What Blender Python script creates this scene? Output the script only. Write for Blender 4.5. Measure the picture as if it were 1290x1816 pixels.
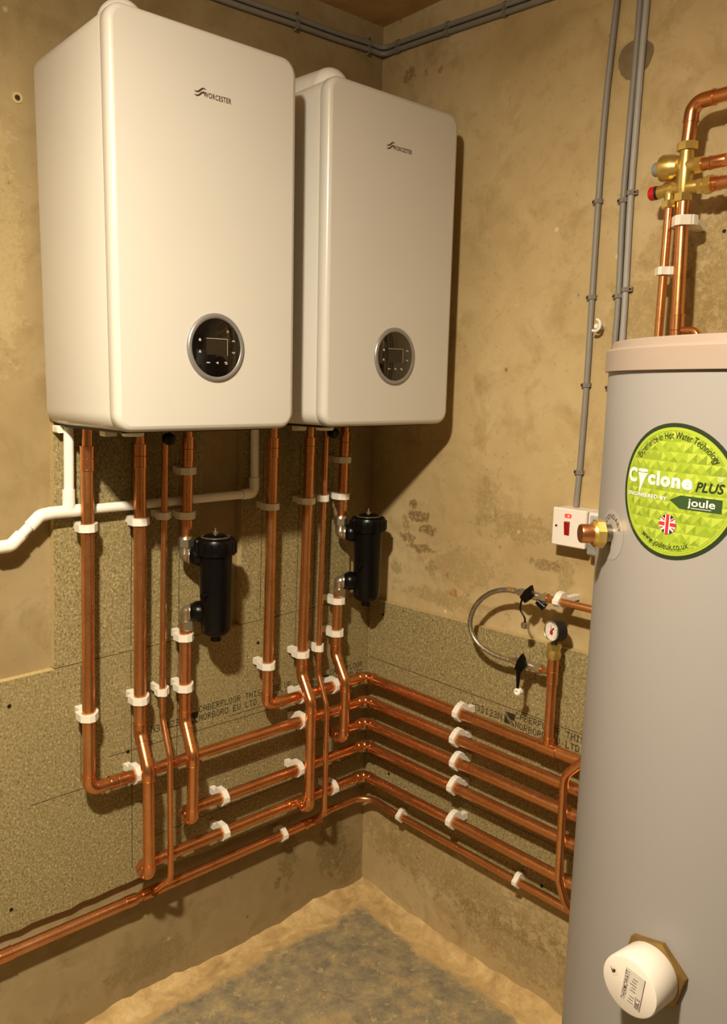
import bpy, bmesh, math, random
from mathutils import Vector, Matrix
random.seed(7)
PI = math.pi
for o in list(bpy.data.objects): bpy.data.objects.remove(o)
scene = bpy.context.scene
col = scene.collection

# ------------------------------------------------------------------ camera
cam = bpy.data.cameras.new('camera'); camo = bpy.data.objects.new('camera', cam); col.objects.link(camo)
_r = Vector((0.76920901, -0.63885635, 0.0134183)); _u = Vector((0.09367179, 0.13350705, 0.9866111)); _f = Vector((0.63209421, 0.75765324, -0.16253764))
M4 = Matrix((_r, _u, -_f)).transposed().to_4x4(); M4.translation = (-1.64885, -1.69748, 1.56816)
camo.matrix_world = M4
cam.sensor_fit = 'HORIZONTAL'; cam.sensor_width = 36.0; cam.lens = 1435.3766/1290*36
cam.shift_x = (645-550.802)/1290; cam.shift_y = (922.3945-908)/1290
cam.clip_start = .02; cam.clip_end = 50
scene.camera = camo

# ------------------------------------------------------------------ world, lamp, exposure
w = bpy.data.worlds.new('world'); scene.world = w; w.use_nodes = True
w.node_tree.nodes['Background'].inputs[0].default_value = (1, .8, .55, 1)
w.node_tree.nodes['Background'].inputs[1].default_value = 0.02
lamp = bpy.data.lights.new('ceiling_lamp', 'POINT'); lamp.energy = 33; lamp.color = (1.0, .90, .70); lamp.shadow_soft_size = .05
lampo = bpy.data.objects.new('ceiling_lamp', lamp); col.objects.link(lampo); lampo.location = (-1.68, -1.27, 2.38)
lens_ = bpy.data.lights.new('ceiling_lamp_diffuser', 'AREA'); lens_.shape = 'DISK'; lens_.size = .11; lens_.energy = 76; lens_.color = lamp.color
lenso = bpy.data.objects.new('ceiling_lamp_diffuser', lens_); col.objects.link(lenso); lenso.location = (-1.68, -1.27, 2.37)
vs = scene.view_settings
vs.view_transform = 'Standard'; vs.look = 'None'; vs.gamma = 1; vs.exposure = -0.06; vs.use_curve_mapping = False

# ------------------------------------------------------------------ materials
def srgb(r, g, b):
    f = lambda c: c/12.92 if c <= .04045 else ((c+.055)/1.055)**2.4
    return (f(r/255), f(g/255), f(b/255), 1)
class NT:
    def __init__(s, name):
        s.m = bpy.data.materials.new(name); s.m.use_nodes = True
        s.t = s.m.node_tree; s.b = s.t.nodes['Principled BSDF']
    def n(s, typ, **kw):
        nd = s.t.nodes.new(typ)
        for k, v in kw.items(): setattr(nd, k, v)
        return nd
    def l(s, a, b): s.t.links.new(a, b)
    def val(s, sock, v):
        if hasattr(v, 'is_linked') or hasattr(v, 'links'): s.l(v, sock)
        else: sock.default_value = v
    def math(s, op, a, b=0.0, c=None, clamp=False):
        nd = s.n('ShaderNodeMath', operation=op); nd.use_clamp = clamp
        s.val(nd.inputs[0], a); s.val(nd.inputs[1], b)
        if c is not None: s.val(nd.inputs[2], c)
        return nd.outputs[0]
    def coord(s): return s.n('ShaderNodeTexCoord').outputs['Object']
    def noise(s, vec, scale, detail=4, rough=.55, dist=0):
        nd = s.n('ShaderNodeTexNoise'); s.l(vec, nd.inputs['Vector'])
        nd.inputs['Scale'].default_value = scale; nd.inputs['Detail'].default_value = detail
        nd.inputs['Roughness'].default_value = rough; nd.inputs['Distortion'].default_value = dist
        return nd.outputs[0]
    def ramp(s, fac, stops, interp='LINEAR'):
        nd = s.n('ShaderNodeValToRGB'); s.l(fac, nd.inputs[0]); cr = nd.color_ramp; cr.interpolation = interp
        while len(cr.elements) < len(stops): cr.elements.new(.5)
        for e, (p, c) in zip(cr.elements, stops):
            e.position = p; e.color = c if len(c) == 4 else (*c, 1)
        return nd.outputs[0]
    def step(s, fac, a, b):
        nd = s.n('ShaderNodeMapRange'); nd.clamp = True; s.l(fac, nd.inputs[0])
        nd.inputs[1].default_value = a; nd.inputs[2].default_value = b
        return nd.outputs[0]
    def mix(s, fac, a, b, blend='MIX'):
        nd = s.n('ShaderNodeMix', data_type='RGBA', blend_type=blend)
        s.val(nd.inputs[0], fac); s.val(nd.inputs[6], a); s.val(nd.inputs[7], b)
        return nd.outputs[2]
    def bump(s, h, strength=.3, dist=.002):
        nd = s.n('ShaderNodeBump'); nd.inputs['Strength'].default_value = strength; nd.inputs['Distance'].default_value = dist
        s.l(h, nd.inputs['Height']); s.l(nd.outputs[0], s.b.inputs['Normal'])
    def blob(s, vec, c, rad, nz, amt=.5, soft=.25):
        """0..1 mask of a ragged ellipse at c with radii rad (object space)"""
        mp = s.n('ShaderNodeMapping'); s.l(vec, mp.inputs[0])
        mp.inputs['Location'].default_value = [-c[i]/rad[i] for i in range(3)]
        mp.inputs['Scale'].default_value = [1/rad[i] for i in range(3)]
        ln = s.n('ShaderNodeVectorMath', operation='LENGTH'); s.l(mp.outputs[0], ln.inputs[0])
        d = s.math('ADD', ln.outputs['Value'], s.math('MULTIPLY', s.math('SUBTRACT', nz, .5), amt*4))
        nd = s.n('ShaderNodeMapRange'); nd.clamp = True; s.l(d, nd.inputs[0])
        nd.inputs[1].default_value = 1+soft; nd.inputs[2].default_value = 1-soft
        return nd.outputs[0]
def plain(name, c, rough=.5, metal=0.0, var=.06, scale=40, coat=0, bump=0, spec=None):
    k = NT(name); v = k.coord(); nz = k.noise(v, scale, 3)
    dk = tuple(x*(1-var) for x in c[:3])+(1,); lt = tuple(min(1, x*(1+var)) for x in c[:3])+(1,)
    k.l(k.ramp(nz, [(.3, dk), (.7, lt)]), k.b.inputs['Base Color'])
    k.b.inputs['Roughness'].default_value = rough; k.b.inputs['Metallic'].default_value = metal
    if coat: k.b.inputs['Coat Weight'].default_value = coat; k.b.inputs['Coat Roughness'].default_value = .08
    if spec is not None: k.b.inputs['Specular IOR Level'].default_value = spec
    if bump: k.bump(k.noise(v, scale*6, 3), bump, .001)
    return k.m

def concrete(name, stains=(), gain=1.0, damp=()):
    k = NT(name); v = k.coord()
    n1 = k.noise(v, 2.2, 5, .6); n2 = k.noise(v, 9, 6, .65, .4); n3 = k.noise(v, 60, 4, .6); n4 = k.noise(v, 28, 5, .7, .3)
    c = k.ramp(n1, [(.3, srgb(152, 130, 89)), (.52, srgb(171, 149, 108)), (.72, srgb(184, 166, 128))])
    c = k.mix(k.step(n2, .50, .72), c, srgb(150, 127, 85))
    c = k.mix(k.math('MULTIPLY', k.step(n2, .36, .24), .55), c, srgb(190, 172, 134))
    c = k.mix(k.math('MULTIPLY', k.step(n3, .40, .2), .5), c, srgb(118, 96, 60))
    # small dark pock marks
    vo = k.n('ShaderNodeTexVoronoi'); k.l(v, vo.inputs['Vector']); vo.inputs['Scale'].default_value = 11; vo.inputs['Randomness'].default_value = 1
    pock = k.math('MULTIPLY', k.step(vo.outputs['Distance'], .075, .03), k.step(n4, .47, .56))
    c = k.mix(k.math('MULTIPLY', pock, .75), c, srgb(96, 74, 44))
    vo2 = k.n('ShaderNodeTexVoronoi'); k.l(v, vo2.inputs['Vector']); vo2.inputs['Scale'].default_value = 7
    c = k.mix(k.math('MULTIPLY', k.step(vo2.outputs['Distance'], .05, .02), .7), c, srgb(205, 190, 155))
    n5 = k.noise(v, 34, 7, .78, .15); n6 = k.step(k.noise(v, 110, 5, .75, .1), .36, .52)
    for (p, rad, colr, amt, op) in stains:
        mk = k.blob(v, p, rad, n5, amt*2.3, .12)
        c = k.mix(k.math('MULTIPLY', k.math('MULTIPLY', mk, n6), op), c, colr)
    if damp:
        nd = k.noise(v, 3.0, 5, .6, 1.2)
        for (z0, z1, t0, t1, colr, op) in damp:
            sp = k.n('ShaderNodeSeparateXYZ'); k.l(v, sp.inputs[0])
            m = k.math('MULTIPLY', k.step(sp.outputs[2], z0, z1), k.step(nd, t0, t1))
            c = k.mix(k.math('MULTIPLY', m, op), c, colr)
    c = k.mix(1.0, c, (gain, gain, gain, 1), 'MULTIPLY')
    k.l(c, k.b.inputs['Base Color']); k.b.inputs['Roughness'].default_value = .85
    k.b.inputs['Specular IOR Level'].default_value = .25
    h = k.math('ADD', k.math('MULTIPLY', n2, .7), k.math('ADD', k.math('MULTIPLY', n3, .25), k.math('MULTIPLY', pock, -.5)))
    k.bump(h, .35, .004)
    return k.m
DK = srgb(98, 74, 38); OL = srgb(120, 102, 58); RU = srgb(150, 84, 38); PALE = srgb(186, 168, 122)
stR = [((0, -.19, 1.217), (.05, .035, .016), DK, .45, .8), ((0, -.225, 1.185), (.05, .026, .013), DK, .4, .8), ((0, -.155, 1.155), (.05, .03, .012), DK, .5, .75),
       ((0, -.205, 1.130), (.05, .042, .010), DK, .5, .75), ((0, -.14, 1.19), (.05, .012, .03), OL, .6, .7), ((0, -.107, 1.056), (.05, .022, .02), OL, .5, .6),
       ((0, -.245, 1.085), (.05, .02, .018), OL, .5, .5), ((0, -.34, 1.10), (.05, .12, .05), OL, .5, .35), ((0, -.33, 1.03), (.05, .012, .012), RU, .5, .7),
       ((0, -.30, 1.07), (.05, .008, .009), RU, .5, .7), ((0, -.52, 1.235), (.05, .09, .035), OL, .6, .45), ((0, -.60, 1.155), (.05, .04, .012), DK, .6, .6),
       ((0, -.30, 1.005), (.05, .16, .022), OL, .5, .45), ((0, -.42, 1.28), (.05, .03, .07), OL, .6, .4), ((0, -.17, 1.25), (.05, .014, .012), DK, .4, .8),
       ((0, -.66, 1.14), (.05, .02, .05), OL, .5, .4), ((0, -.86, 1.72), (.05, .10, .12), OL, .6, .35), ((0, -.98, 1.80), (.05, .09, .14), OL, .6, .5),
       ((0, -.356, .22), (.05, .34, .075), OL, .6, .5), ((0, -.62, .13), (.05, .22, .06), DK, .6, .35), ((0, -.10, 2.38), (.05, .02, .02), DK, .5, .6),
       ((0, -.16, 2.37), (.05, .006, .01), RU, .5, .6), ((0, -.21, 2.36), (.05, .008, .008), RU, .5, .6)]
stL = [((-.13, 0, .20), (.05, .05, .10), OL, .5, .7), ((-.30, 0, .22), (.03, .05, .09), OL, .5, .6), ((-.34, 0, .15), (.01, .05, .02), DK, .5, .5),
       ((-.95, 0, 2.38), (.05, .05, .03), OL, .6, .3), ((-.06, 0, .1), (.05, .05, .06), OL, .6, .5), ((-.75, 0, .1), (.10, .05, .04), OL, .6, .35),
       ((-1.05, 0, 1.85), (.04, .05, .20), PALE, .6, .5)]
M = {}
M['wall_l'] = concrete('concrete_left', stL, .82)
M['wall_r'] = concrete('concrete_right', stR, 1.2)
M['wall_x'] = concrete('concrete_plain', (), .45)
def ceiling_mat():
    k = NT('ceiling_concrete'); v = k.coord(); n = k.noise(v, 4, 6, .65, .8); n2 = k.noise(v, 30, 4)
    c = k.ramp(n, [(.3, srgb(172, 136, 90)), (.6, srgb(206, 170, 120)), (.75, srgb(222, 194, 150))])
    k.l(c, k.b.inputs['Base Color']); k.b.inputs['Roughness'].default_value = .9; k.bump(n2, .3, .004); return k.m
M['ceiling'] = ceiling_mat()
def floor_mat():
    k = NT('floor_screed'); v = k.coord(); sp = k.n('ShaderNodeSeparateXYZ'); k.l(v, sp.inputs[0])
    n1 = k.noise(v, 6, 7, .72, .3); n2 = k.noise(v, 18, 6, .75, .2); n3 = k.noise(v, 90, 4, .65)
    grey = k.ramp(n2, [(.3, srgb(106, 97, 80)), (.48, srgb(136, 124, 98)), (.62, srgb(160, 143, 104)), (.74, srgb(186, 164, 118))])
    d = k.math('MINIMUM', k.math('MULTIPLY', sp.outputs[0], -1), k.math('MULTIPLY', sp.outputs[1], -1))
    d = k.math('ADD', d, k.math('MULTIPLY', k.math('SUBTRACT', n1, .5), .16))
    sand = k.mix(k.step(n2, .4, .65), srgb(198, 166, 110), srgb(178, 148, 98))
    patch = k.math('MULTIPLY', k.step(n1, .54, .63), .75)
    c = k.mix(patch, grey, srgb(176, 150, 102))
    c = k.mix(k.math('MULTIPLY', k.step(k.noise(v, 30, 7, .8, .25), .56, .64), .75), c, srgb(196, 172, 120))
    c = k.mix(k.step(d, .088, .062), c, sand)
    c = k.mix(k.math('MULTIPLY', k.step(n3, .36, .25), .5), c, srgb(86, 76, 60))
    k.l(c, k.b.inputs['Base Color']); k.b.inputs['Roughness'].default_value = .8
    k.bump(k.math('ADD', k.math('MULTIPLY', n2, .8), k.math('MULTIPLY', n3, .3)), .4, .005); return k.m
M['floor'] = floor_mat()
def sand_mat():
    k = NT('sandy_mortar'); v = k.coord(); n = k.noise(v, 14, 6, .7, .5); n2 = k.noise(v, 90, 4, .6)
    c = k.ramp(n, [(.3, srgb(156, 128, 82)), (.5, srgb(192, 161, 108)), (.7, srgb(216, 187, 134))])
    k.l(c, k.b.inputs['Base Color']); k.b.inputs['Roughness'].default_value = .95
    k.bump(k.math('ADD', n, k.math('MULTIPLY', n2, .4)), .5, .006); return k.m
M['sand'] = sand_mat()
def chip_mat():
    k = NT('chipboard'); v = k.coord(); mp = k.n('ShaderNodeMapping'); k.l(v, mp.inputs[0]); mp.inputs['Scale'].default_value = (1, 1, .8)
    vv = mp.outputs[0]
    n1 = k.noise(vv, 210, 3, .7, .2); n2 = k.noise(vv, 95, 4, .65, .4); n3 = k.noise(v, 3, 4)
    c = k.ramp(n1, [(.30, srgb(92, 78, 46)), (.44, srgb(136, 121, 80)), (.57, srgb(154, 139, 97)), (.72, srgb(196, 182, 138))])
    c = k.mix(k.math('MULTIPLY', k.step(n2, .45, .3), .35), c, srgb(112, 98, 60))
    c = k.mix(k.math('MULTIPLY', k.step(n3, .5, .7), .25), c, srgb(150, 128, 84))
    k.l(c, k.b.inputs['Base Color']); k.b.inputs['Roughness'].default_value = .75; k.b.inputs['Specular IOR Level'].default_value = .3
    k.bump(k.math('ADD', k.math('MULTIPLY', n2, .9), k.math('MULTIPLY', n1, .5)), .4, .002); return k.m
M['chip'] = chip_mat()
def copper_mat():
    k = NT('copper'); v = k.coord(); n = k.noise(v, 12, 5, .6, .6); n2 = k.noise(v, 55, 4, .6)
    c = k.ramp(n, [(.3, srgb(214, 144, 90)), (.55, srgb(224, 156, 102)), (.75, srgb(230, 168, 116))])
    c = k.mix(k.math('MULTIPLY', k.step(n2, .6, .8), .15), c, srgb(184, 112, 70))
    k.l(c, k.b.inputs['Base Color']); k.b.inputs['Metallic'].default_value = .95
    k.l(k.ramp(n2, [(.3, (.25,)*3), (.7, (.32,)*3)]), k.b.inputs['Roughness']); return k.m
M['copper'] = copper_mat()
M['copper_fit'] = plain('copper_fitting', srgb(224, 154, 100), .24, .95, .06, 30)
M['solder'] = plain('solder_ring', srgb(176, 110, 70), .3, 1.0, .15, 90)
M['clip'] = plain('white_clip_plastic', srgb(232, 226, 212), .4, 0, .03)
M['pvc'] = plain('white_waste_plastic', srgb(240, 236, 224), .32, 0, .02)
M['boiler'] = plain('white_enamel', srgb(197, 192, 183), .3, 0, .012, 6, coat=.25)
M['flue'] = plain('white_flue_paint', srgb(232, 228, 220), .35, 0, .02)
M['ring'] = plain('silver_ring', srgb(150, 148, 147), .34, .55, .03)
M['glass'] = plain('black_glass', srgb(10, 9, 9), .06, 0, .1, coat=.6)
M['screen'] = plain('display_screen', srgb(34, 26, 20), .15, 0, .1)
M['icon'] = plain('icon_print', srgb(176, 172, 168), .4)
M['logo'] = plain('logo_print', srgb(70, 48, 34), .4, 0, .05)
M['black'] = plain('black_plastic', srgb(9, 8, 8), .3, 0, .1, spec=.25)
M['blackm'] = plain('black_matt_plastic', srgb(22, 20, 19), .5, 0, .1)
M['nickel'] = plain('nickel_plate', srgb(196, 184, 162), .3, .92, .05)
M['brass'] = plain('brass', srgb(206, 176, 98), .33, .8, .06, 50)
M['brass_y'] = plain('bright_brass', srgb(226, 194, 110), .3, .85, .06, 50)
M['steel'] = plain('brushed_steel', srgb(150, 140, 124), .35, 1.0, .06)
M['cyl'] = plain('cylinder_coating', srgb(134, 129, 126), .38, 0, .01, 5)
M['lid'] = plain('cylinder_lid_plastic', srgb(140, 124, 112), .4, 0, .01)
M['cable'] = plain('grey_cable', srgb(134, 128, 120), .5, 0, .05)
M['cable_l'] = plain('light_grey_cable', srgb(160, 156, 150), .5, 0, .05)
M['cableclip'] = plain('grey_clip_plastic', srgb(128, 120, 108), .5)
M['switch'] = plain('switch_plastic', srgb(232, 222, 212), .35, 0, .015)
M['red'] = plain('red_rocker', srgb(150, 12, 10), .3, 0, .05)
M['redcap'] = plain('red_cap', srgb(190, 24, 20), .35, 0, .05)
M['greycap'] = plain('grey_cap', srgb(142, 136, 132), .45, 0, .04)
M['label_grey'] = plain('grey_label', srgb(172, 172, 182), .4, 0, .02)
M['wood_edge'] = plain('board_edge', srgb(184, 162, 112), .8, 0, .15, 120, bump=.3)
M['print'] = plain('ink_print', srgb(40, 32, 22), .7, 0, .2, 120)
M['pencil'] = plain('pencil_line', srgb(66, 56, 40), .7, 0, .2, 120)
M['screw'] = plain('dark_screw', srgb(58, 44, 30), .4, .7)
M['patch'] = plain('grey_mortar', srgb(120, 104, 74), .95, 0, .12, 40, bump=.5)
M['white_paint'] = plain('white_print', srgb(206, 196, 188), .5, 0, .01)
M['label_faint'] = plain('faint_label', srgb(142, 136, 132), .4, 0, .01)
M['label_white'] = plain('white_label', srgb(228, 222, 214), .4, 0, .01)
M['hole'] = plain('dark_hole', srgb(34, 26, 18), .9)
M['dkgreen'] = plain('dark_green_print', srgb(28, 42, 22), .4)
M['tag'] = plain('tag_green_print', srgb(40, 62, 30), .4)
G = [plain('lime_print_%s' % n, srgb(*c), .4, 0, .02) for n, c in zip(('base', 'light', 'mid', 'dark', 'deep'), ((140, 156, 44), (150, 164, 56), (132, 150, 40), (120, 138, 36), (108, 126, 33)))]
M['navy'] = plain('navy_print', srgb(34, 26, 52), .4); M['flagred'] = plain('red_print', srgb(196, 34, 44), .4)
M['dial'] = plain('gauge_dial', srgb(236, 230, 220), .4, 0, .01)
def glow(name, c, e):
    k = NT(name); v = k.coord(); n = k.noise(v, 200, 2)
    k.l(k.ramp(n, [(.3, c), (.7, c)]), k.b.inputs['Base Color']); k.b.inputs['Emission Color'].default_value = c; k.b.inputs['Emission Strength'].default_value = e
    return k.m
M['neon'] = glow('red_neon', (1, .06, .04, 1), .55); M['neonspot'] = glow('neon_spark', (1, .35, .28, 1), 1.2)
def clear():
    k = NT('clear_plastic'); k.b.inputs['Base Color'].default_value = (.86, .9, .84, 1); k.b.inputs['Roughness'].default_value = .12
    k.b.inputs['Transmission Weight'].default_value = .8; k.b.inputs['IOR'].default_value = 1.3; return k.m
M['clear'] = clear()
def braid():
    k = NT('steel_braid'); v = k.n('ShaderNodeTexCoord').outputs['UV']; ch = k.n('ShaderNodeTexChecker'); mp = k.n('ShaderNodeMapping')
    k.l(k.coord(), mp.inputs[0]); mp.inputs['Rotation'].default_value = (.7, .5, .7); k.l(mp.outputs[0], ch.inputs[0]); ch.inputs['Scale'].default_value = 620
    ch.inputs[1].default_value = srgb(196, 188, 170); ch.inputs[2].default_value = srgb(120, 108, 88)
    k.l(ch.outputs[0], k.b.inputs['Base Color']); k.b.inputs['Metallic'].default_value = .9; k.b.inputs['Roughness'].default_value = .35; k.bump(ch.outputs[1], .3, .001); return k.m
M['braid'] = braid()

# ------------------------------------------------------------------ mesh helpers
class MB:
    def __init__(s): s.v = []; s.f = []; s.mi = []; s.sm = []
    def add(s, vs_, fs, mi=0, smooth=True):
        b = len(s.v); s.v += [tuple(p) for p in vs_]
        for f in fs: s.f.append([b+i for i in f]); s.mi.append(mi); s.sm.append(smooth)
        return s
    def box(s, lo, hi, mi=0):
        x0, y0, z0 = lo; x1, y1, z1 = hi
        return s.add([(x0, y0, z0), (x1, y0, z0), (x1, y1, z0), (x0, y1, z0), (x0, y0, z1), (x1, y0, z1), (x1, y1, z1), (x0, y1, z1)],
                     [(0, 3, 2, 1), (4, 5, 6, 7), (0, 1, 5, 4), (1, 2, 6, 5), (2, 3, 7, 6), (3, 0, 4, 7)], mi, False)
    def hexa(s, p, mi=0):   # 8 corners in box order
        return s.add(p, [(0, 3, 2, 1), (4, 5, 6, 7), (0, 1, 5, 4), (1, 2, 6, 5), (2, 3, 7, 6), (3, 0, 4, 7)], mi, False)
    def tube(s, path, rad, seg=20, caps=True, mi=0, squash=None):
        path = [Vector(p) for p in path]; n = len(path)
        if not hasattr(rad, '__len__'): rad = [rad]*n
        T = []
        for i in range(n):
            a = path[max(i-1, 0)]; b = path[min(i+1, n-1)]; d = (b-a)
            if d.length < 1e-9: d = T[-1] if T else Vector((0, 0, 1))
            T.append(d.normalized())
        nrm = T[0].orthogonal().normalized(); vs_ = []; 
        for i in range(n):
            if i:
                ax = T[i-1].cross(T[i])
                if ax.length > 1e-8: nrm = Matrix.Rotation(T[i-1].angle(T[i]), 3, ax.normalized()) @ nrm
            bn = T[i].cross(nrm).normalized()
            for j in range(seg):
                a = 2*PI*j/seg
                vs_.append(path[i]+(nrm*math.cos(a)+bn*math.sin(a))*rad[i])
        fs = [(i*seg+j, i*seg+(j+1) % seg, (i+1)*seg+(j+1) % seg, (i+1)*seg+j) for i in range(n-1) for j in range(seg)]
        s.add(vs_, fs, mi, True)
        if caps:
            b = len(s.v)-len(vs_)
            s.f.append([b+j for j in reversed(range(seg))]); s.mi.append(mi); s.sm.append(False)
            s.f.append([b+(n-1)*seg+j for j in range(seg)]); s.mi.append(mi); s.sm.append(False)
        return s
    def lathe(s, org, axis, prof, seg=32, mi=0, flat=False):
        """prof = [(distance along axis, radius)]; sharp profile corners get doubled points"""
        org = Vector(org); ax = Vector(axis).normalized(); n0 = ax.orthogonal().normalized()
        if abs(ax.z) < .9: n0 = (Vector((0, 0, 1))-ax*ax.z).normalized()
        bn = ax.cross(n0)
        for (h0, r0), (h1, r1) in zip(prof[:-1], prof[1:]):
            vs_ = []
            for h, r in ((h0, r0), (h1, r1)):
                for j in range(seg):
                    a = 2*PI*j/seg; vs_.append(org+ax*h+(n0*math.cos(a)+bn*math.sin(a))*max(r, 1e-6))
            s.add(vs_, [(j, (j+1) % seg, seg+(j+1) % seg, seg+j) for j in range(seg)], mi, not flat)
        return s
    def prism(s, poly, mp, h0, h1, mi=0, smooth=False):
        """extrude 2-D polygon; mp(u, v, h) -> point"""
        n = len(poly); vs_ = [mp(u, v, h0) for u, v in poly]+[mp(u, v, h1) for u, v in poly]
        s.add(vs_, [tuple(reversed(range(n))), tuple(range(n, 2*n))], mi, False)
        b = len(s.v)-2*n
        for j in range(n):
            s.f.append([b+j, b+(j+1) % n, b+n+(j+1) % n, b+n+j]); s.mi.append(mi); s.sm.append(smooth)
        return s
    def build(s, name, mats, parent=None, merge=True):
        off = Vector((0, 0, 0)); p = parent
        while p is not None: off = off+Vector(p.location); p = p.parent
        me = bpy.data.meshes.new(name)
        me.from_pydata([tuple(Vector(q)-off) for q in s.v], [], s.f)
        if not isinstance(mats, (list, tuple)): mats = [mats]
        for m in mats: me.materials.append(m)
        for pl, mi, sm in zip(me.polygons, s.mi, s.sm): pl.material_index = mi; pl.use_smooth = sm
        bm = bmesh.new(); bm.from_mesh(me)
        if merge: bmesh.ops.remove_doubles(bm, verts=bm.verts, dist=1e-6)
        bmesh.ops.recalc_face_normals(bm, faces=bm.faces)
        for e in bm.edges:
            if len(e.link_faces) == 2:
                e.smooth = e.calc_face_angle(0) < math.radians(38)
        bm.to_mesh(me); bm.free(); me.update()
        o = bpy.data.objects.new(name, me); col.objects.link(o)
        if parent is not None: o.parent = parent
        return o
def tag(o, label, cat, group=None):
    o['label'] = label; o['category'] = cat
    if group: o['group'] = group
    return o
def empty(name, loc, label, cat, group=None):
    o = bpy.data.objects.new(name, None); col.objects.link(o); o.location = loc; o.empty_display_size = .02
    return tag(o, label, cat, group)
def struct(mb, name, m):
    o = mb.build(name, m); o['kind'] = 'structure'; return o
def fillet(pts, rad, n=8):
    pts = [Vector(p) for p in pts]; out = [pts[0]]
    for i in range(1, len(pts)-1):
        a, b, c = pts[i-1], pts[i], pts[i+1]; d0 = (a-b).normalized(); d1 = (c-b).normalized()
        ang = d0.angle(d1); r = rad[i-1] if hasattr(rad, '__len__') else rad
        t = min(r/math.tan(ang/2), (a-b).length*.49, (c-b).length*.49); r = t*math.tan(ang/2)
        if PI-ang < .02: out.append(b); continue
        ctr = b+(d0+d1).normalized()*(r/math.sin(ang/2)); p0 = b+d0*t; p1 = b+d1*t
        v0 = p0-ctr; ax = v0.cross(p1-ctr).normalized(); th = v0.angle(p1-ctr)
        for k in range(n+1): out.append(ctr+Matrix.Rotation(th*k/n, 3, ax) @ v0)
    out.append(pts[-1]); return out
def rrect(w_, h_, r, n=6):
    P = []
    for cx, cy, a0 in ((w_/2-r, h_/2-r, 0), (-w_/2+r, h_/2-r, 90), (-w_/2+r, -h_/2+r, 180), (w_/2-r, -h_/2+r, 270)):
        for k in range(n+1):
            a = math.radians(a0+90*k/n); P.append((cx+r*math.cos(a), cy+r*math.sin(a)))
    return P
def ngon(n, r, a0=0): return [(r*math.cos(a0+2*PI*k/n), r*math.sin(a0+2*PI*k/n)) for k in range(n)]
def frame(ax):
    ax = Vector(ax).normalized(); u = Vector((0, 0, 1)).cross(ax)
    if u.length < 1e-3: u = Vector((1, 0, 0))
    u.normalize(); return u, ax.cross(u), ax
def hexnut(mb, org, ax, r, h0, h1, mi=0, n=6):
    u, v, a = frame(ax); o = Vector(org)
    return mb.prism(ngon(n, r, .3), lambda x, y, h: o+u*x+v*y+a*h, h0, h1, mi)
# flat print -------------------------------------------------------
def text_poly(txt, size, shear=0, bold=0, spacing=1.0, align='LEFT'):
    cu = bpy.data.curves.new('t', 'FONT'); cu.body = txt; cu.size = size; cu.shear = shear; cu.offset = bold; cu.space_character = spacing
    cu.align_x = align; cu.resolution_u = 3
    ob = bpy.data.objects.new('t', cu); col.objects.link(ob); dg = bpy.context.evaluated_depsgraph_get(); dg.update()
    me = ob.evaluated_get(dg).to_mesh(); V = [(v.co.x, v.co.y) for v in me.vertices]; F = [tuple(p.vertices) for p in me.polygons]
    ob.evaluated_get(dg).to_mesh_clear(); bpy.data.objects.remove(ob); bpy.data.curves.remove(cu)
    return V, F
def fit_text(txt, x0, x1, y0, y1, **kw):
    """text stretched into a box"""
    V, F = text_poly(txt, 1.0, **kw)
    ax0 = min(v[0] for v in V); ax1 = max(v[0] for v in V); ay0 = min(v[1] for v in V); ay1 = max(v[1] for v in V)
    return [(x0+(v[0]-ax0)/(ax1-ax0)*(x1-x0), y0+(v[1]-ay0)/(ay1-ay0)*(y1-y0)) for v in V], F
def add2d(mb, V, F, mp, mi=0): return mb.add([mp(x, y) for x, y in V], F, mi, False)
def clip_convex(poly, conv):
    out = list(poly)
    for (ax, ay), (bx, by) in zip(conv, conv[1:]+conv[:1]):
        inp = out; out = []
        if not inp: return []
        ins = lambda p: (bx-ax)*(p[1]-ay)-(by-ay)*(p[0]-ax) >= -1e-12
        for p, q_ in zip(inp, inp[1:]+inp[:1]):
            ip, iq = ins(p), ins(q_)
            if ip != iq:
                d0 = (bx-ax)*(p[1]-ay)-(by-ay)*(p[0]-ax); d1 = (bx-ax)*(q_[1]-ay)-(by-ay)*(q_[0]-ax); t = d0/(d0-d1)
                cpt = (p[0]+(q_[0]-p[0])*t, p[1]+(q_[1]-p[1])*t)
            if ip and iq: out.append(q_)
            elif ip: out.append(cpt)
            elif iq: out += [cpt, q_]
    return out
def poly2d(mb, poly, mp, mi=0):
    if len(poly) >= 3: mb.add([mp(x, y) for x, y in poly], [tuple(range(len(poly)))], mi, False)
def disc2d(mb, r, mp, mi=0, c=(0, 0), rings=8, seg=48):
    V = [c]; F = []
    for i in range(1, rings+1):
        for j in range(seg):
            a = 2*PI*j/seg; V.append((c[0]+r*i/rings*math.cos(a), c[1]+r*i/rings*math.sin(a)))
    for j in range(seg): F.append((0, 1+j, 1+(j+1) % seg))
    for i in range(rings-1):
        for j in range(seg): F.append((1+i*seg+j, 1+(i+1)*seg+j, 1+(i+1)*seg+(j+1) % seg, 1+i*seg+(j+1) % seg))
    add2d(mb, V, F, mp, mi)

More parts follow.
